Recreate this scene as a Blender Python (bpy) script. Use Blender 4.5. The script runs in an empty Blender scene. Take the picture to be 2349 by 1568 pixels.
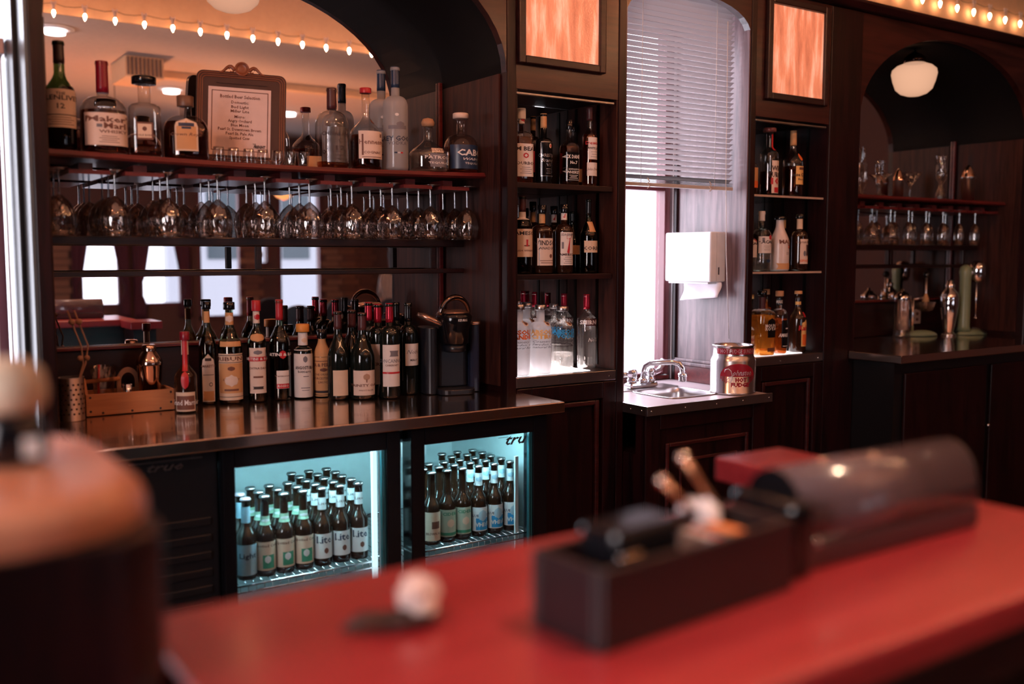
import bpy, math, random
from math import sin, cos, pi, radians, sqrt
from mathutils import Vector, Matrix
random.seed(7)
SC = bpy.context.scene
COL = SC.collection
# ---------------------------------------------------------------- camera
F = 2250.0; YAW = radians(34.1); HY = 588.0; PIT = math.atan((784 - HY) / F); ZC = 1.395
FW = Vector((sin(YAW) * cos(PIT), cos(YAW) * cos(PIT), -sin(PIT)))
RT = Vector((cos(YAW), -sin(YAW), 0)); UP = RT.cross(FW); CAM = Vector((0, 0, ZC))
cd = bpy.data.cameras.new('camera'); cam = bpy.data.objects.new('camera', cd); COL.objects.link(cam)
cam.matrix_world = Matrix(((RT.x, UP.x, -FW.x, 0), (RT.y, UP.y, -FW.y, 0), (RT.z, UP.z, -FW.z, ZC), (0, 0, 0, 1)))
cd.sensor_width = 36; cd.lens = F / 2349 * 36; cd.clip_start = .02; cd.clip_end = 60
cd.dof.use_dof = True; cd.dof.focus_distance = 3.45; cd.dof.aperture_fstop = 1.6
SC.camera = cam
SC.view_settings.view_transform = 'Standard'; SC.view_settings.look = 'None'
SC.view_settings.gamma = 1; SC.view_settings.use_curve_mapping = False
SC.view_settings.exposure = 0.35
cy = SC.cycles
cy.use_denoising = True; cy.max_bounces = 8; cy.diffuse_bounces = 3; cy.glossy_bounces = 5
cy.transmission_bounces = 6; cy.transparent_max_bounces = 28; cy.caustics_reflective = False
cy.caustics_refractive = False; cy.sample_clamp_indirect = 4; cy.use_adaptive_sampling = True
cy.adaptive_threshold = .02
# ---------------------------------------------------------------- world (bright overcast daylight outside)
W = bpy.data.worlds.new('overcast_sky'); SC.world = W; W.use_nodes = True
bg = W.node_tree.nodes['Background']; bg.inputs[0].default_value = (.93, .89, 1.0, 1); bg.inputs[1].default_value = 3.2

def area(name, loc, rot, sx, sy, power, col, portal=False):
    l = bpy.data.lights.new(name, 'AREA'); l.shape = 'RECTANGLE'; l.size = sx; l.size_y = sy
    l.energy = power; l.color = col
    if portal: l.cycles.is_portal = True
    o = bpy.data.objects.new(name, l); COL.objects.link(o); o.location = loc; o.rotation_euler = rot
    return o
def point(name, loc, power, col, r=.05):
    l = bpy.data.lights.new(name, 'POINT'); l.energy = power; l.color = col; l.shadow_soft_size = r
    o = bpy.data.objects.new(name, l); COL.objects.link(o); o.location = loc
    return o
WARM = (1.0, .42, .20)
area('daylight', (-2.0, .35, 1.6), (radians(90), 0, radians(-90)), 1.3, 1.4, 46, (1.0, .84, .82))
area('window_portal', (2.63, 3.215, 1.55), (radians(-90), 0, 0), .62, 1.55, 1, (1, 1, 1), True)
area('daylight', (2.66, 3.62, 1.75), (radians(-80), 0, radians(8)), .9, 1.6, 26, (.95, .93, 1.0))
area('daylight', (.05, 3.6, 1.6), (radians(-90), 0, 0), .7, 1.6, 14, (.9, .95, 1.0))
area('window_portal', (.08, 3.215, 1.5), (radians(-90), 0, 0), .6, 1.7, 1, (1, 1, 1), True)

# ---------------------------------------------------------------- helpers
def P(u, v, X=None, Y=None, Z=None):
    r = FW + RT * ((u - 1174.5) / F) - UP * ((v - 784) / F)
    k = X / r.x if X is not None else Y / r.y if Y is not None else (Z - ZC) / r.z
    return CAM + r * k
def xu(u, Y, v=588): return P(u, v, Y=Y).x
def dep(x, y, z): return (Vector((x, y, z)) - CAM).dot(FW)

class MB:
    def __init__(s): s.v = []; s.f = []; s.sm = []
    def add(s, vs, fs, smooth=False):
        b = len(s.v); s.v += [tuple(p) for p in vs]
        s.f += [tuple(i + b for i in f) for f in fs]; s.sm += [smooth] * len(fs); return s
    def box(s, x0, x1, y0, y1, z0, z1):
        return s.add([(x0,y0,z0),(x1,y0,z0),(x1,y1,z0),(x0,y1,z0),(x0,y0,z1),(x1,y0,z1),(x1,y1,z1),(x0,y1,z1)],
                     [(0,3,2,1),(4,5,6,7),(0,1,5,4),(1,2,6,5),(2,3,7,6),(3,0,4,7)])
    def prism(s, pts, a, b, axis='y', smooth=False):
        """extrude a 2D polygon; axis y: pts are (x,z); axis z: (x,y); axis x: (y,z)"""
        n = len(pts)
        def m(p, t): return (p[0], t, p[1]) if axis == 'y' else (p[0], p[1], t) if axis == 'z' else (t, p[0], p[1])
        vs = [m(p, a) for p in pts] + [m(p, b) for p in pts]
        s.add(vs, [tuple(range(n)), tuple(range(2*n-1, n-1, -1))])
        b0 = len(s.v) - 2*n
        for i in range(n):
            j = (i + 1) % n; s.f.append((b0+i, b0+n+i, b0+n+j, b0+j)); s.sm.append(smooth)
        return s
    def lathe(s, prof, seg=24, c=(0,0,0), n=2.0, close=True, axis=None, sy=1.0):
        """prof: (r,z) or (r,z,n) up; superellipse exponent n makes it squarish"""
        vs = []; fs = []
        for q in prof:
            r, z = q[0], q[1]; nn = q[2] if len(q) > 2 else n
            for k in range(seg):
                a = 2*pi*(k + .5)/seg; ca, sa = cos(a), sin(a)
                if nn > 2.01:
                    e = 1.0/((abs(ca)**nn + abs(sa)**nn)**(1/nn)); x, y = r*e*ca, r*e*sa
                else: x, y = r*ca, r*sa
                y *= sy
                vs.append((x, y, z))
        for i in range(len(prof)-1):
            for k in range(seg):
                k2 = (k+1) % seg
                fs.append((i*seg+k, i*seg+k2, (i+1)*seg+k2, (i+1)*seg+k))
        if axis: M = Vector((0,0,1)).rotation_difference(Vector(axis)).to_matrix(); vs = [M @ Vector(p) for p in vs]
        vs = [(p[0]+c[0], p[1]+c[1], p[2]+c[2]) for p in vs]
        s.add(vs, fs, True); b0 = len(s.v) - len(vs)
        if close:
            if prof[0][0] > 1e-5: s.f.append(tuple(b0 + k for k in range(seg-1, -1, -1))); s.sm.append(False)
            if prof[-1][0] > 1e-5: s.f.append(tuple(b0 + (len(prof)-1)*seg + k for k in range(seg))); s.sm.append(False)
        return s
    def cyl(s, p0, p1, r, seg=12, r1=None):
        p0 = Vector(p0); p1 = Vector(p1); d = p1 - p0; L = d.length
        return s.lathe([(r,0),(r if r1 is None else r1, L)], seg, tuple(p0), axis=d.normalized())
    def tube(s, pts, r, seg=8, closed=False):
        pts = [Vector(p) for p in pts]; n = len(pts); vs = []; fs = []
        up = Vector((0,0,1)); prev = None
        for i, p in enumerate(pts):
            a = pts[i-1] if (i > 0 or closed) else p; b = pts[(i+1) % n] if (i < n-1 or closed) else p
            t = (b - a).normalized()
            if prev is None:
                x = t.orthogonal().normalized()
            else: x = (prev - t*prev.dot(t)).normalized()
            prev = x; y = t.cross(x); rr = r[i] if isinstance(r, (list, tuple)) else r
            for k in range(seg):
                q = 2*pi*k/seg; vs.append(p + x*cos(q)*rr + y*sin(q)*rr)
        m = n if closed else n-1
        for i in range(m):
            for k in range(seg):
                k2 = (k+1) % seg; j = (i+1) % n
                fs.append((i*seg+k, i*seg+k2, j*seg+k2, j*seg+k))
        s.add(vs, fs, True); b0 = len(s.v) - len(vs)
        if not closed:
            s.f += [tuple(b0+k for k in range(seg-1,-1,-1)), tuple(b0+(n-1)*seg+k for k in range(seg))]; s.sm += [False]*2
        return s
    def ball(s, c, r, seg=14, rings=8, sz=1.0):
        return s.lathe([(r*sin(pi*i/rings)+1e-6, -r*sz*cos(pi*i/rings)) for i in range(rings+1)], seg, c, close=False)
    def mesh(s, name):
        m = bpy.data.meshes.new(name); m.from_pydata(s.v, [], s.f)
        m.polygons.foreach_set('use_smooth', s.sm); m.update(); return m

def wloc(o):
    l = Vector((0,0,0))
    while o is not None: l = l + o.location; o = o.parent
    return l
def obj(name, mb, mat, parent=None, bevel=0, local=False, kind=None):
    if isinstance(mb, MB):
        if parent is not None and not local:
            l = wloc(parent); mb.v = [(p[0]-l.x, p[1]-l.y, p[2]-l.z) for p in mb.v]
        me = mb.mesh(name)
    else: me = mb
    if mat is not None and not me.materials: me.materials.append(mat)
    o = bpy.data.objects.new(name, me); COL.objects.link(o); o.parent = parent
    if bevel:
        b = o.modifiers.new('bevel', 'BEVEL'); b.width = bevel; b.segments = 2; b.limit_method = 'ANGLE'
    if kind: o['kind'] = kind
    return o
def thing(name, label, cat, loc=(0,0,0), rz=0, group=None):
    o = bpy.data.objects.new(name, None); COL.objects.link(o); o.location = loc; o.rotation_euler = (0,0,rz)
    o.empty_display_size = .05; o['label'] = label; o['category'] = cat
    if group: o['group'] = group
    return o
def tag(o, label, cat, group=None):
    o['label'] = label; o['category'] = cat
    if group: o['group'] = group
    return o
def dup(root, loc, rz=None, label=None, group=None):
    r = root.copy(); COL.objects.link(r); r.location = loc
    if rz is not None: r.rotation_euler = (0,0,rz)
    if label: r['label'] = label
    if group: r['group'] = group
    for ch in list(root.children):
        c = ch.copy(); COL.objects.link(c); c.parent = r
        for g in ch.children:
            d = g.copy(); COL.objects.link(d); d.parent = c
    return r
def struct(name, mb, mat, parent=None, bevel=0):
    o = obj(name, mb, mat, parent, bevel)
    if parent is None: o['kind'] = 'structure'
    return o

# ---------------------------------------------------------------- materials
MATS = {}
def newmat(name):
    m = bpy.data.materials.new(name); m.use_nodes = True; nt = m.node_tree
    return m, nt, nt.nodes, nt.links, nt.nodes['Principled BSDF']
def col(rgb, rough=.5, metal=0, spec=.5, emit=0, name=None, coat=0):
    k = ('c', tuple(rgb), rough, metal, spec, emit, coat)
    if k in MATS: return MATS[k]
    m, nt, N, L, b = newmat(name or 'paint')
    # slight procedural mottling so no surface is perfectly flat
    tc = N.new('ShaderNodeTexCoord'); ns = N.new('ShaderNodeTexNoise'); ns.inputs['Scale'].default_value = 30
    L.new(tc.outputs['Object'], ns.inputs['Vector'])
    mx = N.new('ShaderNodeMix'); mx.data_type = 'RGBA'; L.new(ns.outputs['Fac'], mx.inputs['Factor'])
    mx.inputs['A'].default_value = (*[c*.92 for c in rgb], 1); mx.inputs['B'].default_value = (*[min(1,c*1.08) for c in rgb], 1)
    L.new(mx.outputs['Result'], b.inputs['Base Color'])
    b.inputs['Roughness'].default_value = rough; b.inputs['Metallic'].default_value = metal
    b.inputs['Specular IOR Level'].default_value = spec
    if coat: b.inputs['Coat Weight'].default_value = coat; b.inputs['Coat Roughness'].default_value = .1
    if emit: b.inputs['Emission Color'].default_value = (*rgb, 1); b.inputs['Emission Strength'].default_value = emit
    MATS[k] = m; return m
def wood(name, c1, c2, rough=.35, scale=1.0, axis='z', coat=.3, bump=.15, spec=.5):
    if name in MATS: return MATS[name]
    m, nt, N, L, b = newmat(name)
    tc = N.new('ShaderNodeTexCoord'); mp = N.new('ShaderNodeMapping')
    sc = {'z': (22,22,1.6), 'x': (1.6,22,22), 'y': (22,1.6,22)}[axis]
    mp.inputs['Scale'].default_value = tuple(q*scale for q in sc)
    L.new(tc.outputs['Object'], mp.inputs['Vector'])
    n1 = N.new('ShaderNodeTexNoise'); n1.inputs['Scale'].default_value = 1.3; n1.inputs['Detail'].default_value = 6; n1.inputs['Roughness'].default_value = .62
    n1.inputs['Distortion'].default_value = 1.2
    L.new(mp.outputs[0], n1.inputs['Vector'])
    n2 = N.new('ShaderNodeTexNoise'); n2.inputs['Scale'].default_value = 7; n2.inputs['Detail'].default_value = 3
    L.new(mp.outputs[0], n2.inputs['Vector'])
    ad = N.new('ShaderNodeMath'); ad.operation = 'MULTIPLY_ADD'; ad.inputs[1].default_value = .35
    L.new(n2.outputs['Fac'], ad.inputs[0]); L.new(n1.outputs['Fac'], ad.inputs[2])
    cr = N.new('ShaderNodeValToRGB'); cr.color_ramp.elements[0].position = .5; cr.color_ramp.elements[1].position = .82
    cr.color_ramp.elements[0].color = (*c1, 1); cr.color_ramp.elements[1].color = (*c2, 1)
    L.new(ad.outputs[0], cr.inputs[0]); L.new(cr.outputs[0], b.inputs['Base Color'])
    b.inputs['Roughness'].default_value = rough; b.inputs['Specular IOR Level'].default_value = spec
    b.inputs['Coat Weight'].default_value = coat; b.inputs['Coat Roughness'].default_value = .18
    bp = N.new('ShaderNodeBump'); bp.inputs['Strength'].default_value = bump; bp.inputs['Distance'].default_value = .002
    L.new(ad.outputs[0], bp.inputs['Height']); L.new(bp.outputs[0], b.inputs['Normal'])
    MATS[name] = m; return m
def tglass(rgb=(1,1,1), rough=.02, k=1.0, base=.03, name='clear_glass', milk=0):
    """thin glass: tinted see-through with a fresnel sheen"""
    key = ('g', tuple(rgb), rough, k, base, milk)
    if key in MATS: return MATS[key]
    m, nt, N, L, b = newmat(name); N.remove(b); out = N['Material Output']
    tr = N.new('ShaderNodeBsdfTransparent'); tr.inputs[0].default_value = (*rgb, 1)
    gl = N.new('ShaderNodeBsdfGlossy'); gl.inputs['Roughness'].default_value = rough
    lw = N.new('ShaderNodeLayerWeight'); lw.inputs['Blend'].default_value = .5
    pw = N.new('ShaderNodeMath'); pw.operation = 'POWER'; pw.inputs[1].default_value = 3.0
    L.new(lw.outputs['Facing'], pw.inputs[0])
    ml = N.new('ShaderNodeMath'); ml.operation = 'MULTIPLY_ADD'; ml.inputs[1].default_value = .75*k; ml.inputs[2].default_value = base; ml.use_clamp = True
    L.new(pw.outputs[0], ml.inputs[0])
    mx = N.new('ShaderNodeMixShader'); L.new(ml.outputs[0], mx.inputs[0]); L.new(tr.outputs[0], mx.inputs[1]); L.new(gl.outputs[0], mx.inputs[2])
    last = mx
    if milk:
        df = N.new('ShaderNodeBsdfTranslucent'); df.inputs[0].default_value = (.85,.85,.88,1)
        d2 = N.new('ShaderNodeBsdfDiffuse'); d2.inputs[0].default_value = (.8,.8,.84,1)
        a = N.new('ShaderNodeMixShader'); a.inputs[0].default_value = .5; L.new(df.outputs[0], a.inputs[1]); L.new(d2.outputs[0], a.inputs[2])
        m2 = N.new('ShaderNodeMixShader'); m2.inputs[0].default_value = milk; L.new(mx.outputs[0], m2.inputs[1]); L.new(a.outputs[0], m2.inputs[2]); last = m2
    L.new(last.outputs[0], out.inputs[0]); MATS[key] = m; return m
def emis(rgb, s, name='lamp_glow'):
    k = ('e', tuple(rgb), s)
    if k in MATS: return MATS[k]
    m, nt, N, L, b = newmat(name); b.inputs['Base Color'].default_value = (*rgb,1)
    b.inputs['Emission Color'].default_value = (*rgb,1); b.inputs['Emission Strength'].default_value = s
    MATS[k] = m; return m

MAHO = wood('mahogany', (.0035,.0007,.0014), (.021,.004,.005), coat=.05, spec=.35)
MAHOX = wood('mahogany_rail', (.005,.001,.0017), (.025,.005,.006), axis='x', coat=.08)
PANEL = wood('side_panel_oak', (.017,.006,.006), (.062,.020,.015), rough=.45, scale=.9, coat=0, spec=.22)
ALC = wood('alcove_oak', (.06,.028,.035), (.23,.145,.155), rough=.42, scale=.8)
REDW = wood('red_lacquered_shelf', (.07,.007,.009), (.15,.018,.018), rough=.3, axis='x')
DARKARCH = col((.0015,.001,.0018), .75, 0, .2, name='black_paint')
BLACK = col((.008,.008,.01), .35, name='black_enamel')
GLOSSB = col((.006,.006,.008), .12, name='gloss_black_plastic')
STEEL = col((.55,.52,.52), .28, 1, name='brushed_steel')
CHROME = col((.82,.82,.85), .06, 1, name='chrome')
WHITE = col((.8,.79,.8), .5, name='white_enamel')
PAPER = col((.74,.60,.53), .75, name='label_paper')
PAPERW = col((.78,.72,.70), .75, name='white_label_paper')
INK = col((.03,.02,.025), .7, name='black_ink')
RED = col((.50,.02,.03), .35, name='red_print')
TAN = col((.62,.33,.15), .7, name='tan_paper')
def mirror_mat():
    m, nt, N, L, b = newmat('mirror_silver'); b.inputs['Base Color'].default_value = (.80,.77,.79,1)
    b.inputs['Metallic'].default_value = 1; b.inputs['Roughness'].default_value = .0
    return m
MIRROR = mirror_mat()
# ---------------------------------------------------------------- room shell
YF = 2.707; YM = 3.12
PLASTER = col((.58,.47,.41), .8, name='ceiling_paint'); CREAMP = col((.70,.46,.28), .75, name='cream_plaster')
def brickm(name, a, b_):
    return col(a, .9, name=name)
struct('floor', MB().box(-1.6, 6.8, -4.1, 3.4, -.05, 0), wood('floor_boards', (.03,.012,.008), (.09,.04,.025), axis='x'))
struct('ceiling', MB().box(-1.6, 6.8, -4.1, 3.4, 3.2, 3.25).box(-1.6, 6.8, -4.0, .55, 2.66, 3.2), PLASTER)
struct('trim_1', MB().box(-1.6, 6.8, .55, .565, 2.655, 3.19), CREAMP)
def holes(x0, x1, y0, y1, z0, z1, hs):
    """wall slab along X with openings hs = [(xa,xb,za,zb)] sorted in x"""
    m = MB(); x = x0
    for xa, xb, za, zb in hs:
        m.box(x, xa, y0, y1, z0, z1); m.box(xa, xb, y0, y1, z0, za); m.box(xa, xb, y0, y1, zb, z1); x = xb
    return m.box(x, x1, y0, y1, z0, z1)
struct('wall_back', holes(-1.6, 6.8, 3.165, 3.28, 0, 3.2, [(-.22,.385,.72,2.3), (2.25,3.10,.885,2.36)]), col((.10,.05,.045), .8, name='dark_wall'))
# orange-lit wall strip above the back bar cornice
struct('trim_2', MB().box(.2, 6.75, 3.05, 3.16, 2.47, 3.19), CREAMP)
FW4 = [(1.86,2.24,.9,1.62), (2.42,2.84,.9,1.62), (3.0,3.46,.75,2.1), (3.58,3.76,1.3,2.1), (3.86,4.36,.75,2.1)]
struct('wall_front', holes(-1.6, 6.8, -4.1, -3.95, 0, 3.2, FW4), col((.11,.05,.04), .85, name='far_wall_plaster'))
struct('wall_left', MB().box(-1.65, -1.6, -4.1, -.3, 0, 3.25).box(-1.65,-1.6,1.0,3.4,0,3.25).box(-1.65,-1.6,-.3,1.0,0,.9).box(-1.65,-1.6,-.3,1.0,2.3,3.25), col((.10,.05,.045), .8, name='dark_wall'))
struct('wall_right', MB().box(6.8, 6.85, -4.1, 3.4, 0, 3.25), col((.10,.05,.045), .8, name='dark_wall'))
w = bpy.data.objects.new('window_9', None); COL.objects.link(w); w['kind'] = 'structure'
for q in ((-.3,-.26,.9,2.3),(.96,1.0,.9,2.3),(.33,.37,.94,2.26),(-.259,.959,.9,.94),(-.259,.959,2.26,2.3)): obj('window_frame', MB().box(-1.66,-1.59,q[0],q[1],q[2],q[3]), MAHO, w)
# far windows (seen in the mirror)
CURT = col((.085,.02,.035), .85, name='plum_curtain')
for i, (xa, xb, za, zb) in enumerate(FW4):
    w = thing('window_%d' % (i+3), None, None); w['kind'] = 'structure'; del w['label'], w['category']
    fr = MB()
    for a in (xa, xb-.03): fr.box(a, a+.03, -4.0, -3.94, za, zb)
    fr.box(xa, xb, -4.0, -3.94, za, za+.03); fr.box(xa, xb, -4.0, -3.94, zb-.03, zb)
    if i < 2: fr.box(xa, xb, -4.0, -3.95, 1.2, 1.23)
    obj('window_frame', fr, col((.12,.025,.035), .5), w)
    obj('pane', MB().box(xa+.03, xb-.03, -3.975, -3.972, za+.03, zb-.03), tglass((.96,.97,.98), base=.02), w)
for i, (xa, xb) in enumerate([(1.86,2.24), (2.42,2.84)]):
    for s in (0, 1):
        m = MB(); n = 14; c = (xa+xb)/2; hw = (xb-xa)/2 + .07; vs = []; fs = []
        for k in range(n+1):
            z = .78 + .92*k/n
            g = .16 if z < .95 else .16 + .06*sin((z-.95)/.25*pi) if z < 1.2 else max(.03, .17 - .13*(z-1.2)/.75)
            a, b = (-hw, -g*1.0) if s == 0 else (g*1.0, hw)
            for j in range(9):
                x = c + a + (b-a)*j/8
                vs.append((x, -3.90 + .015*sin(j*2.2), z))
        for k in range(n):
            for j in range(8): fs.append((k*9+j, k*9+j+1, (k+1)*9+j+1, (k+1)*9+j))
        m.add(vs, fs, True)
        cu = obj('curtain', m, CURT); so = cu.modifiers.new('solid', 'SOLIDIFY'); so.thickness = .006
        tag(cu, ['plum tied curtain reflected at the leftmost far window, ' , 'plum tied curtain reflected at the second far window, '][i] + ['left half', 'right half'][s], 'curtain', 'plum curtains on the far windows')
# brick facing on the far wall between the windows
bt = MB().box(-.098, .098, -.012, .012, -.029, .029).mesh('brick'); BRM = [col((.23,.10,.06), .9), col((.17,.07,.05), .9), col((.28,.14,.09), .9)]
bms = []
for q in BRM:
    m2 = bt.copy(); m2.materials.append(q); bms.append(m2)
wf = bpy.data.objects['wall_front']; nb = 0
for (xa, xb, za, zb) in [(1.2,1.75,.8,1.75), (3.48,3.57,.6,1.75), (4.40,5.0,.7,1.75)]:
    r = 0; z = za
    while z < zb:
        x = xa + (.05 if r % 2 else .1)
        while x < xb + .05:
            o = obj('brick', bms[nb % 3 if nb % 5 else 1], None, wf); o.location = (x, -3.937 + random.uniform(-.003,.003), z); nb += 1
            x += .207
        z += .068; r += 1
# pale building across the street
pb = thing('building', 'pale painted building seen through the far windows in the mirror', 'building', (3.8, -10.2, 0))
obj('facade', MB().box(4.35, 14, -10.5, -10.2, -2, 5), col((.30,.33,.36), .9), pb)
for x in (5.0, 6.3, 7.6):
    obj('window', MB().box(x, x+.5, -10.215, -10.18, 1.35, 2.6), col((.03,.05,.06), .2), pb)
obj('downpipe', MB().box(5.75, 5.83, -10.28, -10.17, -1.9, 5), col((.12,.14,.16), .5), pb)
# ceiling duct box with grille, ceiling beam
dk = thing('ceiling_duct', 'cream boxed duct with a slatted grille under the ceiling, in the mirror', 'duct', (1.5, -.62, 2.66))
obj('casing', MB().box(1.52, 1.755, -.75, -.35, 2.53, 2.659), CREAMP, dk)
for k in range(9): obj('slat', MB().box(1.530+k*.025, 1.540+k*.025, -.35, -.335, 2.54, 2.65), col((.12,.07,.06), .6), dk)
tag(obj('ceiling_beam', MB().box(1.76, 6.7, -.86, -.76, 2.615, 2.659), CREAMP), 'thin cream beam running along the low ceiling', 'beam')
# recessed lights in the low ceiling
for x, y, lb in [(1.02,.2,'recessed round light above the tall dark green bottle, in the mirror'), (2.10,-1.45,'recessed round light just beside the menu board, in the mirror'), (3.28,-2.1,'recessed round light right of the menu board, in the mirror')]:
    t = thing('ceiling_light', lb, 'ceiling light', (x, y, 2.66), group='recessed ceiling lights')
    obj('trim_ring', MB().lathe([(.055,2.659),(.105,2.657),(.105,2.650),(.062,2.645),(.055,2.65)], 28, (x,y,0), close=False), WHITE, t)
    obj('diffuser', MB().lathe([(.001,2.652),(.055,2.652),(.058,2.625),(.001,2.622)], 24, (x,y,0)), emis((1,.86,.82), 7), t)
    dl = bpy.data.lights.new('downlight', 'SPOT'); dl.energy = 70 if y > 0 else 8; dl.color = (1,.62,.42); dl.spot_size = radians(75 if y > 0 else 110); dl.spot_blend = .6; dl.shadow_soft_size = .05
    do = bpy.data.objects.new('downlight', dl); COL.objects.link(do); do.location = (x, y, 2.60)
# ---------------------------------------------------------------- string lights
bulb_w = None
bulb_g = MB().lathe([(.004,0),(.0085,-.008),(.0085,-.016),(.004,-.030),(.0005,-.036)], 10).mesh('bulb'); bulb_g.materials.append(emis((1,.50,.26), 170))
sock_g = MB().lathe([(.0065,0),(.0075,.004),(.0075,.028),(.005,.032)], 10).mesh('socket'); sock_g.materials.append(col((.55,.45,.40), .4))
clip_g = MB().box(-.013,.013,-.003,.003,.033,.040).box(-.013,-.009,-.004,.004,.028,.046).box(.009,.013,-.004,.004,.028,.046).mesh('clip'); clip_g.materials.append(col((.8,.7,.65), .4))
bulb_w = bulb_g.copy(); bulb_w.materials.clear(); bulb_w.materials.append(emis((1,.50,.26), 26))
def string(y, x0, x1, z, lb, bg_=None):
    t = thing('string_lights', lb, 'string lights', ((x0+x1)/2, y, z))
    n = int((x1-x0)/.151); pts = []
    for k in range(n+1):
        x = x0 + k*.151
        for nm, g in (('bulb', bg_ or bulb_g), ('socket', sock_g), ('clip', clip_g)):
            o = obj(nm, g, None, t); o.location = (x-(x0+x1)/2, 0, 0)
        pts += [(x, y, z+.036), (x+.05, y, z+.024+.006*(k%2)), (x+.1, y, z+.026)]
    obj('cable', MB().tube(pts, .0016, 5), col((.05,.03,.02), .5), t)
string(.60, .35, 5.2, 2.665, 'clear string lights along the low ceiling edge, in the mirror')
string(3.02, .6, 6.2, 2.690, 'clear string lights on the wall above the back bar', bulb_w)
# ---------------------------------------------------------------- back bar joinery
XL0, XL1 = .433, 1.811; SPR = 1.994; RISE = .395
def board(nm, b, m, p, bev=.0025): return obj(nm, b, m, p, bev)
def bay(x0, x1, name_label, z_c):
    """arched niche: spandrel, dark soffit, side panels, mirror, rails, shelf"""
    t = thing('back_bar_niche', name_label, 'bar niche', ((x0+x1)/2, YF, 0))
    c = (x0+x1)/2; hw = (x1-x0)/2; n = 28
    arch = [(c - hw*cos(pi*k/n), SPR + RISE*sin(pi*k/n)) for k in range(n+1)]
    for k in range(n):   # spandrel board, in strips under one mesh
        pass
    sp = MB()
    for k in range(n):
        (xa, za), (xb, zb) = arch[k], arch[k+1]
        sp.add([(xa,YF,za),(xb,YF,zb),(xb,YF,2.43),(xa,YF,2.43),(xa,YF+.03,za),(xb,YF+.03,zb),(xb,YF+.03,2.43),(xa,YF+.03,2.43)],
               [(0,1,2,3),(7,6,5,4),(4,5,1,0),(3,2,6,7)])
    obj('spandrel', sp, SPAN, t)
    so = MB(); vs = []; fs = []
    for k, (x, z) in enumerate(arch):
        dx, dz = (c-x)/hw*.0, 0
        vs += [(x, YF+.031, z), (x, YM+.02, z), (x, YF+.031, z+.012), (x, YM+.02, z+.012)]
    for k in range(n):
        a = k*4; b = a+4; fs += [(a,b,b+1,a+1), (a+2,a+3,b+3,b+2), (a,a+2,b+2,b)]
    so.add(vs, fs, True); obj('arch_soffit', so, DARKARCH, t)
    # thin bead halfway along the soffit edge at the mirror
    obj('mirror', MB().box(x0+.001, x1-.001, YM, YM+.006, z_c+.19, 2.42), MIRROR, t)
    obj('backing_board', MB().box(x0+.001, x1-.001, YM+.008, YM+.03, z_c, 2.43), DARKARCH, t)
    board('backsplash', MB().box(x0+.001, x1-.001, YM-.012, YM+.006, z_c+.001, z_c+.176), MAHOX, t)
    board('ledge', MB().box(x0+.001, x1-.001, YM-.03, YM+.006, z_c+.178, z_c+.189), REDW, t)
    for s, x in ((1, x0+.001), (-1, x1-.001)):
        xa, xb = (x, x+.006) if s == 1 else (x-.006, x)
        obj('side_panel', MB().box(xa, xb, YF+.035, YM-.03, z_c+.02, SPR-.002), PANEL, t)
        board('corner_bead', MB().box(*( (x+.007, x+.022) if s == 1 else (x-.022, x-.007)), YM-.013, YM-.001, z_c+.2, SPR+.02), REDW, t)
    for za, zb in ((1.428, 1.452), (1.337, 1.353)):
        board('rail', MB().box(x0+.008, x1-.008, 2.965, 2.985, za, zb), MAHOX, t)
    for x in (x0+.62, x0+1.24):
        board('divider', MB().box(x, x+.018, 2.966, 2.984, 1.354, 1.427), MAHOX, t)
    return t
SPAN = wood('burl_fascia', (.016,.0035,.004), (.055,.014,.011), rough=.28, scale=.55, axis='x')
nl = bay(XL0, XL1, 'arched mirrored niche of the back bar holding the wine bottles', .94)
nr = bay(3.64, 5.018, 'darker arched mirrored niche of the back bar beyond the sink', .985)
# posts / dividers
def post(xa, xb, lb, deep=3.155, z0=0):
    o = obj('bar_post', MB().box(xa, xb, YF-.004, deep, z0, 2.43), MAHO, None, .003)
    tag(o, lb, 'post', 'dividing posts of the back bar')
    return o
post(.397, .432, 'dark wood post beside the tall window blind at the far end')
post(1.812, 1.848, 'dark wood post between the wine niche and the first liquor cabinet')
post(2.286, 2.319, 'dark wood post between the first liquor cabinet and the sink window')
post(2.956, 2.985, 'dark wood post between the sink window and the second liquor cabinet')
post(3.435, 3.638, 'wide dark wood post between the second liquor cabinet and the far niche')
post(5.02, 5.3, 'wide dark wood post beyond the far niche')
co = thing('cornice', 'dark wood cornice moulding along the top of the back bar', 'cornice', (2.8, YF, 2.432))
obj('moulding', MB().prism([(YF-.03,2.432),(YF-.012,2.432),(YF+.34,2.432),(YF+.34,2.464),(YF-.05,2.464),(YF-.05,2.452)], .3, 5.4, 'x'), MAHOX, co, .002)
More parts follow.
